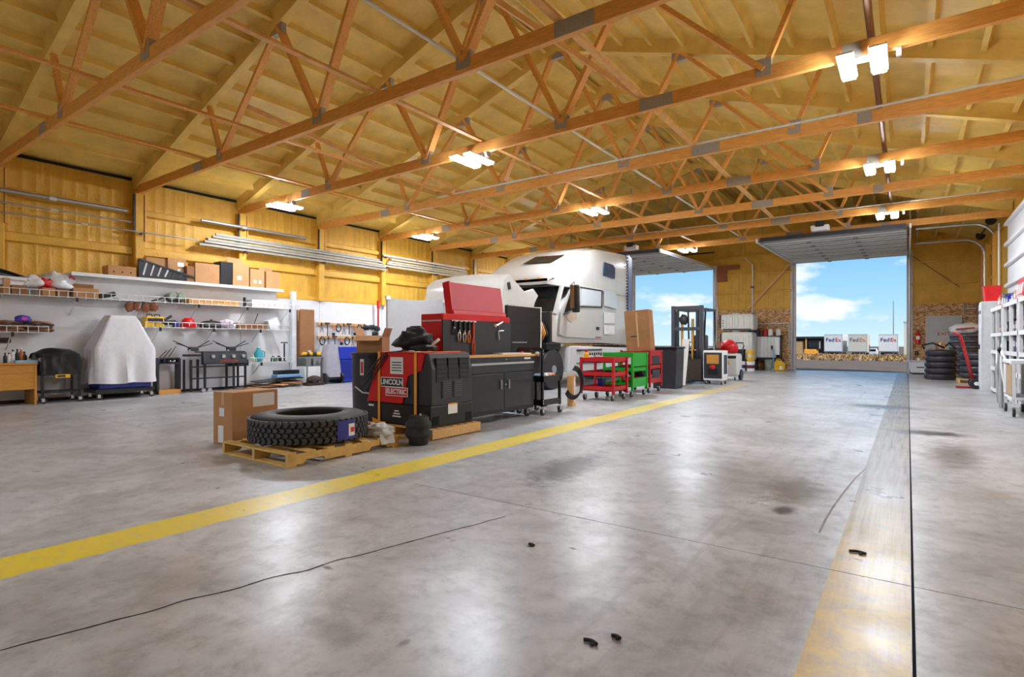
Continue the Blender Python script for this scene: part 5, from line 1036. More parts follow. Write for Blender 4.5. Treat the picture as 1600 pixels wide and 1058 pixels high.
# doors (driver's side detailed)
for s_, xx in ((1, TX1+.02), (-1, TX0-.02)):
    dpoly = [(12.42, 1.42), (12.62, 1.36), (14.88, 1.3), (14.9, 2.0), (14.9, 2.78), (13.3, 2.76), (12.95, 2.62), (12.5, 1.98)]
    d_ = tp(MB().prism(dpoly, 'x', *sorted((xx-s_*.05, xx))), 'door', M('truck_door', (192, 189, 182), .25, var=.03), bevel=.012)
    tp(MB().prism([(13.55, 2.24), (14.76, 2.28), (14.78, 2.7), (13.6, 2.7)], 'x', *sorted((xx+s_*.003, xx+s_*.01))), 'side_window', M('pale_glass', (206, 212, 214), .1, var=.03), d_)
    tp(MB().prism([(12.62, 1.98), (13.42, 2.2), (13.46, 2.7), (12.98, 2.58)], 'x', *sorted((xx+s_*.003, xx+s_*.01))), 'vent_window', glassd, d_)
    for pq in ([(13.48, 2.2), (14.8, 2.24)], [(14.8, 2.24), (14.82, 2.73)], [(13.5, 2.73), (14.82, 2.73)], [(12.58, 1.94), (13.48, 2.2)]): tp(MB().beam((xx+s_*.008, *pq[0]), (xx+s_*.008, *pq[1]), .02, .03), 'window_seal', black, d_)
    tp(MB().obox((xx+s_*.012, 14.55, 1.62), (.02, .18, .09)), 'handle', black, d_, bevel=.01); tp(MB().obox((xx+s_*.004, 14.6, 1.36), (.006, .34, .03)), 'door_stripe', dred, d_)
    tp(MB().prism([(12.6, 1.9), (13.3, 2.1), (13.32, 1.86), (13.0, 1.74)], 'x', *sorted((xx, xx+s_*.006))), 'painted_mirror_shadow', M('shadow_tan', (178, 160, 140), .5), d_) if s_ > 0 else None  # mirror's shadow on the door, painted as a tan patch
    # mirrors
    mr = tp(MB().obox((xx+s_*.3, 12.72, 2.35), (.2, .12, .72), (.05, 0, 0)), 'mirror', black, bevel=.04); tp(MB().obox((xx+s_*.24, 12.66, 2.4), (.1, .1, .6)), 'mirror_housing', M('mirror_reflected_tan', (120, 84, 50), .3, .3), mr)  # tan reflection on the mirror is put into the housing colour
    tp(MB().tube([(xx, 12.95, 2.72), (xx+s_*.25, 12.75, 2.8), (xx+s_*.28, 12.72, 2.1), (xx, 12.8, 1.98)], .02), 'mirror_arm', alu, mr)
    # sleeper side windows, chassis fairing, rear extender
    tp(MB().prism([(14.98, 2.3), (15.86, 2.24), (15.86, 2.62), (15.75, 2.74), (14.98, 2.76)], 'x', *sorted((xx-.0, xx+s_*.012))), 'sleeper_window', M('pale_glass'), bevel=.0)
    for z0_, z1_ in ((1.45, 1.72), (1.78, 2.1)): tp(B(*sorted((xx-s_*.01, xx+s_*.012)), 15.0, 15.7, z0_, z1_), 'locker_door', M('locker_white', (236, 236, 236), .3), bevel=.02)
    fw_ = tp(MB().prism([(14.95, 3.2), (15.72, 3.16), (15.74, 3.5), (15.6, 3.58), (14.98, 3.6)], 'x', *sorted((xx-s_*.03, xx+s_*.006))), 'fairing_window', M('blue_glass', (60, 76, 100), .1), bevel=.0)
    tp(MB().prism([(16.76, 1.15), (17.05, 1.15), (17.05, 3.95), (16.76, 4.05)], 'x', *sorted((xx-s_*.05, xx-s_*.01))), 'side_extender', M('extender_blue', (112, 122, 158), .4))
    for k in range(28): tp(B(*sorted((xx-s_*.02, xx+s_*.004)), 16.62, 16.72, 1.3+k*.098, 1.345+k*.098), 'seal_block', black)
    cf = tp(MB().prism([(12.85, .42), (17.9, .42), (17.95, 1.02), (13.2, 1.12), (12.95, 1.1)], 'x', *sorted((xx-s_*.35, xx))), 'chassis_fairing', M('fairing_white', (222, 223, 224), .25, var=.03), bevel=.03)
    tp(B(*sorted((xx-s_*.2, xx+s_*.03)), 13.3, 14.8, .62, .67), 'step', steel, cf); tp(B(*sorted((xx-s_*.2, xx+s_*.03)), 13.3, 14.8, .98, 1.02), 'step', charcoal, cf)
    for k in range(9): tp(B(*sorted((xx, xx+s_*.006)), 13.9+k*.14, 13.98+k*.14, .82+(.03 if k % 3 else 0), .92), 'fleet_marking', black, cf)
    for yy in (12.22,):
        wl_ = tp(MB().lathe([(.3, -.14), (.5, -.13), (.52, -.09), (.52, .09), (.5, .13), (.3, .14)], (xx-s_*.2, yy, .52), 32, 'x'), 'wheel', rubber, smooth='auto'); tp(MB().lathe([(.29, .0), (.29, .1), (.2, .06), (.1, .1), (.1, .16)], (xx-s_*.2, yy, .52), 20, 'x'), 'hub', alu, wl_, smooth='auto')
    for yy in (18.4, 19.7):
        wl_ = tp(MB().lathe([(.3, -.28), (.5, -.27), (.52, -.23), (.52, .23), (.5, .27), (.3, .28)], (xx-s_*.32, yy, .52), 28, 'x'), 'wheel', rubber, smooth='auto'); tp(MB().lathe([(.29, .0), (.29, .2), (.1, .22)], (xx-s_*.32, yy, .52), 16, 'x'), 'hub', alu, wl_, smooth='auto')
for s_ in (-1, 1): tp(B(TCX+s_*.42-.05, TCX+s_*.42+.05, 10.7, 20.4, .72, 1.0), 'frame_rail', dark)
tp(B(TCX-.5, TCX+.5, 17.7, 19.0, 1.0, 1.12), 'fifth_wheel', dark); tp(B(TCX-1.0, TCX+1.0, 17.1, 17.6, .55, 1.05), 'deck_plate', charcoal)
tp(B(TCX-.9, TCX+.9, 11.0, 11.1, .55, 1.7), 'radiator', charcoal); en = tp(B(TCX-.45, TCX+.45, 11.15, 12.3, .8, 1.75), 'engine', dark, bevel=.04)
tp(MB().cyl((TCX+.6, 11.6, 1.3), (TCX+.6, 12.2, 1.5), .13, 14), 'air_filter', black, en, smooth='auto')
for k in range(4): tp(MB().tube([(TCX+.95, 11.9+.1*k, 1.2), (TCX+1.05, 11.95+.1*k, 1.45), (TCX+.9, 12.0+.08*k, 1.75)], .025), 'hose', M('hose_orange', (206, 140, 50), .5) if k in (0, 1) else charcoal, en, smooth=True)
tp(B(TCX-1.1, TCX+1.1, 12.2, 12.3, 1.1, 2.0), 'firewall', dark); tp(B(TX1-.5, TX1-.05, 11.9, 12.6, 1.02, 1.2), 'wheel_housing', black, bevel=.03)
bmp = tp(MB().prism([(-1.22, .35), (1.22, .35), (1.24, .8), (-1.24, .8)], 'y', 10.45, 10.75).xf((TCX, 0, 0)), 'bumper', tk_m, bevel=.06)
for s_ in (-1, 1): tp(MB().obox((TCX+s_*.85, 10.44, .58), (.3, .03, .14)), 'fog_lamp', glassd, bmp)
# tilted hood: side fenders with flared rear edge, top skin leaning forward
hp = [(10.45, .9), (11.0, 1.35), (11.35, 2.18), (11.5, 2.36), (11.28, 2.52), (11.05, 2.46), (10.9, 2.42), (10.28, 2.76), (10.08, 2.62), (9.98, 2.0), (10.02, 1.3), (10.2, .98)]
for s_ in (-1, 1):
    xx = TCX+s_*1.2; tp(MB().prism(hp, 'x', *sorted((xx-s_*.06, xx))), 'hood_fender', tk_m, bevel=.02)
    tp(MB().obox((xx+s_*.01, 10.25, 2.5), (.02, .1, .16), (.3, 0, 0)), 'hood_latch', black)
hs = [(10.28, 2.76), (10.08, 2.62), (9.98, 2.0), (10.02, 1.3), (10.2, .98)]
def hood(u, v):
    q = v*4; i = min(int(q), 3); fr = q-i; a, b2 = hs[i], hs[i+1]; y = a[0]+(b2[0]-a[0])*fr; z = a[1]+(b2[1]-a[1])*fr; k = 1-(2*u-1)**2
    return (TCX-1.2+2.4*u, y-.1*k, z+(.06*k*(1-fr) if i == 0 else 0))
tp(MB().grid(hood, 14, 12), 'hood_skin', tk_m, smooth=True)
tp(MB().grid(lambda u, v: (TCX-.6+1.2*u, 9.86-.03*math.sin(math.pi*u)-.0*v, 1.25+.6*v), 6, 4), 'grille', dark)
for s_ in (-1, 1): tp(MB().obox((TCX+s_*.98, 9.98, 2.1), (.34, .1, .3), (.1, 0, 0)), 'head_lamp', M('lamp_glass', (190, 196, 200), .1), bevel=.04)
text('AUTOMOTIVE', .11, ink, tk, (.0, 12.2-14.0-.02, 2.92), (math.pi/2-.5, 0, 0)) if False else None
for k in range(8): tp(MB().obox((TCX+.55+k*.065, 12.36+.012*k, 2.94), (.045, .012, .05)), 'nose_lettering', M('grey_print', (110, 106, 104), .5))
for k in range(5): tp(MB().obox((TCX-.8+k*.4, 12.16, 2.88), (.1, .05, .04)), 'marker_lamp', orange)

# ================================================================== FORKLIFT and shop machines beyond the carts
fk = thing('forklift', 'dark forklift with tall mast parked before the truck bay door', 'forklift', (-5.42, 17.4, 0)); FH = 2.32
for s_ in (-1, 1):
    B(s_*.42-.05, s_*.42+.05, -.75, -.6, .05, FH).build('mast_rail', M('mast_grey', (72, 74, 82), .45), fk); B(s_*.3-.035, s_*.3+.035, -.72, -.62, .05, FH-.15).build('inner_rail', charcoal, fk)
    MB().box(s_*.25-.05, s_*.25+.05, -1.75, -.85, .05, .09).box(s_*.25-.05, s_*.25+.05, -.9, -.85, .05, .55).build('fork', black, fk)
    MB().cyl((s_*.16, -.68, .2), (s_*.16, -.68, FH-.4), .04, 10).build('lift_cylinder', M('cyl_amber', (206, 152, 60), .35), fk, smooth='auto')
    for y in (-.35, .85): MB().lathe([(.15, -.09), (.25, -.08), (.26, 0), (.25, .08), (.15, .09)], (s_*.48, y, .26), 20, 'x').build('wheel', rubber, fk, smooth='auto')
    for y in (-.45, .8): MB().beam((s_*.42, y, .95), (s_*.42, y+(.18 if y < 0 else -.1), FH-.1), .045, .045).build('guard_post', charcoal, fk)
for z in (.5, FH-.06, 1.62): B(-.46, .46, -.76, -.6, z-.05, z+.05).build('mast_crossbar', MATS['mast_grey'], fk)
B(-.45, .45, -.86, -.78, .2, .26).build('carriage_bar', black, fk); B(-.45, .45, -.86, -.78, .55, .62).build('carriage_bar', black, fk)
for k in range(6): B(-.4+k*.16-.012, -.4+k*.16+.012, -.85, -.8, .6, 1.0).build('backrest_bar', black, fk)
B(-.5, .5, -.5, 1.1, .3, .85).build('body', M('fork_body', (58, 54, 48), .5, var=.2), fk, bevel=.06); B(-.5, .5, .7, 1.2, .3, 1.05).build('counterweight', MATS['fork_body'], fk, bevel=.08); B(-.26, .26, .1, .55, .85, .98).build('seat', black, fk, bevel=.05); B(-.26, .26, .5, .62, .95, 1.45).build('seat_back', M('seat_grey', (84, 86, 92), .6), fk, bevel=.05)
MB().cyl((0, -.25, .85), (0, -.12, 1.2), .025).build('steering_column', black, fk); MB().lathe([(.17, -.015), (.19, 0), (.17, .015)], (0, -.1, 1.22), 20).build('steering_wheel', black, fk)
B(-.5, .5, -.98, -.88, .1, .72).build('load_plate', M('oily_steel', (58, 50, 42), .6, var=.3), fk); B(-.46, .46, -.3, .75, FH-.12, FH-.06).build('overhead_guard', MATS['mast_grey'], fk)
MB().blob((-.1, -.72, 1.9), (.14, .08, .15), .2, 2).build('chain_block', charcoal, fk, smooth=True)
sw = thing('recovery_machine', 'white wheeled service machine with black front beside the forklift', 'machine', (-4.56, 16.6, 0))
B(-.28, .28, -.26, .26, .12, .98).build('cabinet', white, sw, bevel=.02); B(-.25, .25, -.275, -.26, .18, .92).build('front_panel', charcoal, sw); B(-.17, .17, -.285, -.275, .6, .86).build('display', M('amber_panel', (196, 140, 60), .4), sw); B(-.14, .14, -.285, -.275, .28, .45).build('lower_hatch', black, sw); B(.28, .285, -.18, .18, .3, .85).build('side_hatch', M('side_ink', (60, 60, 76), .5), sw)
MB().blob((0, -.285, .5), (.08, .03, .06), .2, 1).build('red_hose_end', red, sw)
for x in (-.22, .22):
    for y in (-.2, .2): caster(sw, x, y, .05)
MB().tube([(-.05, 0, .98), (.0, 0, 1.2), (.06, .02, 2.2)], .012).build('mast_rod', steel, sw)
am = thing('pressure_washer', 'red-topped white wheeled machine behind the service machine', 'machine', (-4.72, 18.9, 0))
B(-.3, .3, -.3, .3, .14, .85).build('body', offw, am, bevel=.05); MB().blob((-.05, 0, 1.05), (.3, .3, .24), .15, 6, flat=.2).build('engine_cover', red, am, smooth=True); B(-.28, .05, -.32, -.3, .5, .62).build('yellow_panel', yel, am); B(-.25, .25, -.315, -.3, .7, .78).build('black_grille', black, am)
for s_ in (-1, 1): MB().cyl((s_*.3-.04, .1, .17), (s_*.3+.04, .1, .17), .17, 16).build('wheel', black, am, smooth='auto')
for x in (-.2, .2): caster(am, x, -.24, .05)
MB().tube([(.28, .2, .8), (.34, .35, 1.1), (.3, .4, 1.2), (-.3, .4, 1.2), (-.34, .35, 1.1), (-.28, .2, .8)], .02).build('push_handle', black, am)
# ------------------------------------------------------------------ against the far wall between the doors
def tote(label, x0, x1, z0, z1, y=25.9):
    t = thing('intermediate_tank', label, 'tank', ((x0+x1)/2, y, z0), 0, 'white plastic tanks stacked by the far wall'); w_, h = (x1-x0)/2, z1-z0; pm = M('tank_white', (226, 224, 214), .5, var=.06)
    B(-w_, w_, -.45, .45, 0, h*.94).build('shell', pm, t, bevel=.09)
    n = 5
    for k in range(n): x = -w_+.2+k*(2*w_-.4)/(n-1); B(x-.07, x+.07, -.48, -.44, .12, h*.8).build('rib', pm, t, bevel=.025)
    MB().cyl((-.1, -.1, h*.9), (-.1, -.1, h), .16, 16).build('fill_cap', white, t, smooth='auto'); B(-w_+.1, w_-.1, -.455, -.44, .01, .06).build('skid_band', charcoal, t); B(-w_-.06, -w_+.02, -.4, .2, .1, h*.9).build('hose_side', black, t, bevel=.02)
    for k in range(3): MB().obox((-w_+.12, -.47, .2+.12*k), (.05, .03, .04)).build('tag', dred, t)
    return t
tx0, tx1 = AY(1126, 540, 25.4)[0], AY(1175, 540, 25.4)[0]; zt2 = AY(1150, 489, 25.4)[2]
st_ = thing('tank_stand', 'low steel stand under the white plastic tanks', 'stand', ((tx0+tx1)/2, 25.9, 0))
hw_ = (tx1-tx0)/2
for x in (-hw_+.06, hw_-.06):
    for y in (-.4, .4): B(x-.04, x+.04, y-.04, y+.04, 0, .36).build('leg', charcoal, st_)
B(-hw_, hw_, -.46, .46, .36, .42).build('deck', charcoal, st_)
zm = AY(1150, 516, 25.4)[2]
tote('lower white plastic tank in the stack by the far wall', tx0, tx1, .42, zm); tote('upper white plastic tank in the stack by the far wall', tx0-.02, tx1+.05, zm, zt2)
def bucket(label, px, py_top, y, z0, r, h, m_, grp, band=None, cat='bucket'):
    x = AY(px, 570, y)[0]; t = thing('bucket', label, cat, (x, y, z0), 0, grp)
    MB().lathe([(r*.88, 0), (r, h*.94), (r*1.06, h*.95), (r*1.06, h)], n=18).build('pail', m_, t, smooth='auto'); MB().lathe([(r*1.03, h), (r*1.0, h+.015)], n=18).build('lid', band or m_, t)
    if band: MB().lathe([(r*.93, h*.3), (r*.985, h*.62)], n=18).build('printed_band', band, t)
    MB().tube([(-r, 0, h*.85), (-r*.6, -r*.9, h*.62), (r*.6, -r*.9, h*.62), (r, 0, h*.85)], .006).build('bail', steel, t); return t
yb_ = 25.0
bucket('white bucket with dark blue band, under the black bucket', 1158, 0, yb_, 0, .17, .42, white, 'buckets by the white tanks', M('band_navy', (50, 52, 110), .5)); bucket('black bucket stacked on the blue-banded bucket', 1158, 0, yb_, .437, .18, .48, black, 'buckets by the white tanks')
bucket('white bucket with dark red band, under the amber bucket', 1173, 0, yb_, 0, .17, .42, white, 'buckets by the white tanks', M('band_maroon', (110, 40, 50), .5)); bucket('amber yellow bucket stacked on the red-banded bucket', 1173, 0, yb_, .437, .17, .45, yel, 'buckets by the white tanks', M('band_cream', (224, 206, 170), .5))
bucket('grey green lidded pail on the floor below the filter rack', 1202, 0, 26.2, 0, .2, .46, M('grey_green', (142, 150, 140), .5), None, steel)
t = thing('fuel_can', 'yellow jerry can on the floor beside the door jamb', 'can', (AY(1218, 575, 26.0)[0], 26.0, 0)); MB().prism([(-.2, 0), (.2, 0), (.21, .3), (.1, .42), (-.12, .44), (-.21, .34)], 'y', -.12, .12).build('body', yel, t, bevel=.04); MB().cyl((.12, 0, .4), (.16, 0, .48), .035).build('spout_cap', black, t); MB().tube([(-.14, 0, .42), (-.08, 0, .5), (.04, 0, .49), (.08, 0, .42)], .016).build('handle', yel, t); B(.02, .12, -.124, -.12, .06, .2).build('white_sticker', paper, t)
fx0, fx1 = AY(1180, 540, 26.5)[0], AY(1220, 540, 26.5)[0]
fr = thing('filter_rack', 'wall rack of tall white filter housings between tanks and door', 'rack', ((fx0+fx1)/2, 26.5, 0)); hw_ = (fx1-fx0)/2; z0_ = AY(1200, 558, 26.3)[2]; z1_ = AY(1200, 526, 26.3)[2]
for x in (-hw_+.03, hw_-.03): B(x-.03, x+.03, -.05, .33, 0, z1_+.05).build('upright', charcoal, fr)
B(-hw_, hw_, -.2, .33, z0_-.08, z0_-.02).build('shelf', charcoal, fr); B(-hw_, hw_, -.16, .33, z1_, z1_+.04).build('shelf', charcoal, fr)
for k in range(5): MB().lathe([(.1, z0_-.02), (.105, z0_+.02), (.105, z1_-.04), (.085, z1_)], (-hw_+.14+k*(2*hw_-.42)/4, -.06, 0), 16).build('filter_housing', offw, fr, smooth='auto')
B(hw_-.22, hw_-.02, -.2, .1, z0_+.1, z1_-.02).build('control_box', white, fr, bevel=.015)
for k, (x, m_) in enumerate(((-.45, M('navy_part', (64, 62, 90), .5)), (-.1, dred), (.1, white), (.42, offw))): MB().lathe([(.1, z1_+.04), (.1, z1_+.28), (.05, z1_+.34)], (x, .05, 0), 14).build('top_canister', m_, fr, smooth='auto')
pv = thing('air_line', 'white plastic air line bent round the filter rack on the board wall', 'pipe', (fx0, Y1-.09, 0)); zz = AY(1200, 506, Y1)[2]; MB().tube([(-.4, 0, zz), (hw_*2+.2, 0, zz), (hw_*2+.28, 0, zz-.08), (hw_*2+.28, 0, zz-1.05)], .03, 8).build('pipe', offw, pv, smooth=True); B(-.02, .02, 0, .04, zz-.05, zz+.05).build('clip', black, pv)
sp_ = thing('spray_wand', 'pale blue spray wand leaning on the filter rack', 'tool', (AY(1208, 575, 26.05)[0], 26.05, 0)); MB().tube([(0, 0, 0), (.02, .02, .7), (-.05, .05, 1.0)], .03).build('tube', M('pale_blue_metal'), sp_, smooth=True); MB().obox((-.05, .03, 1.0), (.08, .08, .16)).build('grip', black, sp_); MB().lathe([(.07, 0), (.05, .12)], n=12).build('nozzle_guard', M('pale_blue_metal'), sp_)
t = thing('tank_valve', 'black hose reel hung on the wall beside the stacked tanks', 'hose reel', (AY(1179, 515, 26.75)[0], 26.75, AY(1179, 520, 26.75)[2]))
for k in range(3): MB().tube([(.22*math.cos(a), -.04*k, .25*math.sin(a)) for a in [2*math.pi*i/18 for i in range(19)]], .03).build('hose_loop', black, t, smooth=True)
B(-.05, .05, -.02, .1, -.05, .05).build('bracket', charcoal, t)
# ================================================================== RIGHT SIDE
def tyre_stack(label, x, y, n, r, h, mat, z0=0., grp='tyre stacks by the man door', name='tyre_stack'):
    first = None
    for k in range(n):
        lab = '%s, %s' % (label, {0: 'bottom one', n-1: 'top one', n-2: 'next to top', 1: 'second from the floor', 2: 'third from the floor', 3: 'fourth from the floor'}.get(k, 'third from the top'))
        t = thing('tyre', lab, 'tyre', (x+R_.uniform(-.015, .015), y+R_.uniform(-.015, .015), z0+k*h), 0, grp)
        hh = h-.004
        if first is None:
            o = MB().lathe([(r*.55, .02), (r*.6, 0), (r*.9, .0), (r*.99, hh*.2), (r, hh*.5), (r*.99, hh*.8), (r*.9, hh), (r*.6, hh), (r*.55, hh-.02)], n=30, closed=True).build('carcass', mat, t, smooth=True); first = o
            o2 = MB().lathe([(r*.985, hh*.34), (r*1.012, hh*.38), (r*1.012, hh*.62), (r*.985, hh*.66)], n=30).build('tread_band', rubber, t, smooth='auto')
        else:
            for q in (o, o2): c = q.copy(); COL.objects.link(c); c.parent = t
wr_ = M('wrapped_tyre', (56, 52, 62), .35, var=.25, scale=8)
x1_, y1_, _ = G(1467, 594); y1_ += .45; x1_ += .05
for k in (0,): tyre_stack('dark tyre in the free-standing stack before the man door', x1_, y1_, 5, .42, .195, wr_)
ZS = 5*.195
carton('small brown carton on top of the free-standing tyre stack', (x1_, y1_, ZS), (.22, .2, .27), .2, None, lab=[('-y', -.3, .5, .05, .2)])
t = thing('hose_loop', 'black hose looped over the top of the free-standing tyre stack', 'hose', (x1_, y1_, ZS)); MB().tube([(-.42, -.1, .02), (-.48, -.12, .15), (-.2, -.3, .22), (.1, -.3, .06)], .03).build('hose', black, t, smooth=True); MB().tube([(.05, .25, .03), (.25, .2, .22), (.4, 0, .03)], .03).build('hose', black, t, smooth=True)
x2_, y2_, _ = G(1505, 592); x2_ += .1; y2_ += .6
pallet('pallet', 'wooden pallet under the tall wrapped tyre stack', (x2_, y2_, 0), 1.0, 1.0, pallet_wood)
tyre_stack('film-wrapped tyre in the tall stack on a pallet', x2_, y2_, 7, .44, .195, M('film_wrapped', (116, 112, 124), .25, var=.45, scale=5), .136)
x3_, y3_, _ = G(1524, 600); x3_ += .08; y3_ += .35
pallet('pallet', 'small wooden pallet under the tyres by the red hand truck', (x3_, y3_, 0), .95, .9, pallet_wood)
tyre_stack('wrapped tyre in the stack by the red hand truck', x3_, y3_, 4, .42, .195, wr_, .136)
zt = .136+7*.195; t = thing('white_sack', 'bulging white sack with red print on the tall tyre stack', 'sack', (x2_+.02, y2_, zt)); MB().blob((0, 0, .17), (.46, .3, .2), .15, 8, 24, 14, 2, flat=.16).build('bag', white, t, smooth=True); MB().obox((-.05, -.31, .18), (.5, .01, .05), (0, -.1, 0)).build('print', dred, t)
ht = thing('hand_truck', 'red hand truck leaning by the tyre stacks', 'hand truck', (1.5, 19.05, 0))
for s_ in (-.2, .2):
    MB().tube([(-.1, s_, .22), (-.22, s_, .8), (-.36, s_, 1.4), (-.5, s_, 1.48)], .026, 8).build('rail', dred, ht, smooth=True); MB().lathe([(.06, -.045), (.13, -.04), (.14, 0), (.13, .04), (.06, .045)], (-.05, s_*1.35, .14), 20, 'y').build('wheel', black, ht, smooth='auto'); MB().cyl((-.05, s_*1.35-.05, .14), (-.05, s_*1.35+.05, .14), .05).build('hub', white, ht)
for k in range(5): u = k/4; MB().beam((-.1-.25*u, -.2, .25+1.05*u), (-.1-.25*u, .2, .25+1.05*u), .03, .03).build('crossbar', dred, ht)
B(-.45, -.1, -.2, .2, .02, .04).build('toe_plate', dred, ht); MB().cyl((-.05, -.27, .14), (-.05, .27, .14), .015).build('axle', steel, ht); B(-.12, -.05, -.2, .2, .04, .24).build('back_plate', dred, ht)
# utility tub by the door
t = thing('utility_tub', 'white plastic tub on the floor beside the far door jamb', 'tub', (AY(1438, 575, 26.4)[0], 26.4, 0)); MB().prism([(-.3, .05), (.3, .05), (.38, .5), (-.38, .5)], 'y', -.25, .25).build('body', white, t, bevel=.03); B(-.42, .42, -.29, .29, .48, .53).build('rim', offw, t, bevel=.01); B(-.26, .26, -.22, .22, 0, .05).build('foot', black, t); B(-.12, .12, -.256, -.25, .25, .29).build('print', ink, t); MB().cyl((-.05, 0, .53), (-.05, 0, .62), .05).build('bottle_neck', white, t)
# step ladder against the side wall corner
ld_ = thing('step_ladder', 'grey aluminium ladder leaning on the far corner wall', 'ladder', (AY(1518, 560, 26.3)[0], 26.1, 0)); zt = AY(1520, 473, 26.5)[2]
for s_ in (-.22, .22): MB().beam((s_, -.25, 0), (s_*.8, .66, zt), .035, .08).build('rail', steel, ld_)
for k in range(9): u = (k+.7)/9.4; MB().beam((-.22, -.25+.91*u, zt*u), (.22, -.25+.91*u, zt*u), .05, .03).build('rung', alu, ld_)
# white lockers and shelving along the side wall
lk = thing('locker', 'tall pale grey locker at the end of the white racks', 'locker', (1.7, 18.35, 0)); zt = AX(1548, 468, 1.6)[2]
B(-.2, .4, -.32, .32, 0, zt).build('body', M('locker_grey', (220, 224, 226), .4), lk, bevel=.008)
for a, b2 in ((-.31, -.005), (.005, .31)): dd = B(-.215, -.2, a, b2, .08, zt-.06).build('door', MATS['locker_grey'], lk, bevel=.004); B(-.222, -.215, (a+b2)/2-.08, (a+b2)/2+.08, zt-.3, zt-.22).build('vent', charcoal, dd); MB().obox((-.225, b2-.05 if a < 0 else a+.05, 1.1), (.02, .02, .12)).build('handle', charcoal, dd)
B(-.212, -.2, -.33, -.31, 0, zt).build('corner_strip', white, lk)
def rack(label, y0, y1, shelves, x0=1.66, x1=2.14, top=None):
    t = thing('shelf_rack', label, 'rack', ((x0+x1)/2, (y0+y1)/2, 0), 0, 'white steel racks along the side wall'); hx, hy = (x1-x0)/2, (y1-y0)/2; top = top or shelves[-1]+.06
    for x in (-hx+.03, hx-.03):
        for y in (-hy+.03, 0, hy-.03): B(x-.03, x+.03, y-.03, y+.03, 0, top).build('upright', white, t, bevel=.003)
    for z in shelves: s_ = B(-hx, hx, -hy, hy, z-.015, z).build('shelf', charcoal, t); B(-hx-.005, -hx+.02, -hy, hy, z-.07, z+.01).build('shelf_beam', white, s_)
    B(hx-.01, hx, -hy, hy, .1, top-.02).build('back_panel', M('rack_back', (54, 54, 60), .6), t); return t
SHV = (.12, .62, 1.02, 1.42, 2.02)
rack('white steel rack holding binders, next to the pale locker', 16.0, 17.95, SHV); rack('white steel rack holding small boxes, in the middle of the row', 13.9, 15.85, SHV); rack('white steel rack behind the wheeled cart with the sign on top', 11.8, 13.75, SHV); rack('white steel rack at the near end of the row', 9.7, 11.65, SHV)
rgx = random.Random(11); pal_ = [(black, 'black'), (M('slate', (84, 92, 104), .6), 'slate grey'), (M('plum', (84, 60, 80), .6), 'plum'), (card, 'brown'), (M('teal_box', (70, 130, 136), .6), 'teal'), (dred, 'dark red'), (M('sand', (206, 170, 110), .6), 'sandy'), (charcoal, 'charcoal'), (blue, 'blue')]
used_lab = {}
for ri, (ya, rn) in enumerate(((16.0, 'the binder rack by the locker'), (13.9, 'the middle white rack'), (11.8, 'the rack behind the wheeled cart'))):
    for si, z in enumerate(SHV):
        y = ya+.1
        while y < ya+1.7:
            wd = rgx.choice((.07, .1, .16, .22, .3)); hgt = rgx.uniform(.18, .32); m_, cn_ = rgx.choice(pal_)
            if rgx.random() < .16: y += .2; continue
            nm = 'binder' if wd < .12 else 'parts_box'
            t = thing(nm, '%s %s on the %s shelf of %s' % (cn_, 'binder' if wd < .12 else 'parts box', ('bottom', 'second', 'third', 'fourth', 'top')[si], rn), 'binder' if wd < .12 else 'box', (1.9, y+wd/2, z), 0, 'binders and boxes on %s' % rn)
            B(-.13, .13, -wd/2, wd/2, 0, hgt).build('body', m_, t, bevel=.006); B(-.132, -.13, -wd*.3, wd*.3, hgt*.35, hgt*.7).build('label_sheet', paper, t)
            y += wd+rgx.uniform(.01, .06)
t = thing('red_sign', 'red and white lettered sign leaning on top of the rack', 'sign', (1.85, 14.1, 2.02+.34)); MB().obox((0, 0, .2), (.02, .9, .4), (0, .12, 0)).build('board', red, t); 
for k in range(3): MB().obox((-.018, -.25+.25*k, .2), (.012, .12, .2), (0, .12, 0)).build('white_mark', white, t)
t.location.z = 2.02
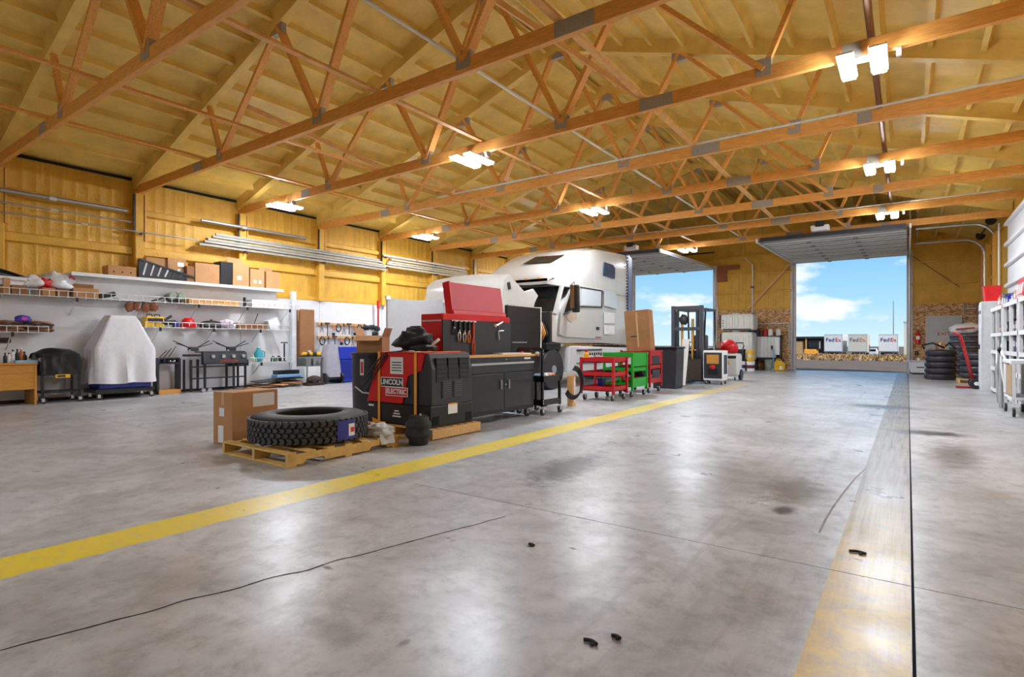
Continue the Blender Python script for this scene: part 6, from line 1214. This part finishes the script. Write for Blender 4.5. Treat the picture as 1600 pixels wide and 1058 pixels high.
t.location.x = 1.74
t = thing('red_bin', 'bright red bin on top of the rack end by the locker', 'bin', (1.72, 18.35, AX(1548, 468, 1.6)[2])); MB().prism([(-.14, 0), (.14, 0), (.17, .38), (-.17, .38)], 'y', -.2, .2).build('body', red, t, bevel=.015); B(-.18, .18, -.21, .21, .36, .39).build('rim', red, t)
# wheeled cart with tilted tan panel at the right edge
wc = thing('shop_cart', 'white wheeled cart with a tan side panel before the racks', 'cart', (1.62, 12.55, 0)); 
B(-.24, .02, -.55, .45, .28, .32).build('deck', white, wc); B(-.26, .02, -.57, .47, .86, .92).build('top', white, wc, bevel=.01)
for y in (-.52, .42):
    for x in (-.22, 0): B(x-.02, x+.02, y-.02, y+.02, .16, .86).build('post', white, wc); caster(wc, x, y, .075)
B(-.25, -.235, -.5, .1, .34, .84).build('tan_panel', M('tan_panel', (176, 150, 118), .6), wc); B(-.25, -.235, .12, .42, .34, .84).build('drawer_front', offw, wc)
MB().tube([(-.22, .45, .9), (-.24, .7, 1.05), (-.24, .75, .75), (-.22, .5, .4)], .02).build('push_handle', white, wc, smooth=True)
t = thing('hose_bundle', 'silver flexible hose hanging on the cart handle', 'hose', (1.38, 13.4, 0)); 
for k in range(2): MB().tube([(.02*k, .05*k, .02), (.0, .0, .4), (.0, -.03, .9), (-.02, .04, 1.1), (-.04, .14, .7), (.0, .2, .1)], .035).build('duct', alu, t, smooth=True)
# floor debris
deb = [(922, 1006, .03, 'curled black rubber scrap on the bare concrete'), (830, 853, .02, 'black rubber crumb by the crack end'), (1340, 865, .04, 'dark twisted scrap on the worn yellow line'), (962, 998, .02, 'short black wire scrap on the concrete')]
for px, py, s_, lab in deb:
    q = G(px, py); t = thing('scrap', lab, 'scrap', q); MB().tube([(s_*(-1+k/4), s_*.4*math.sin(k/8*math.pi), .008) for k in range(9)], .007, 6).build('strip', rubber, t, smooth=True); MB().blob((s_*.4, -s_*.3, .005), (s_*.3, s_*.2, .008), .3, 1, 8, 6).build('crumb', rubber, t)
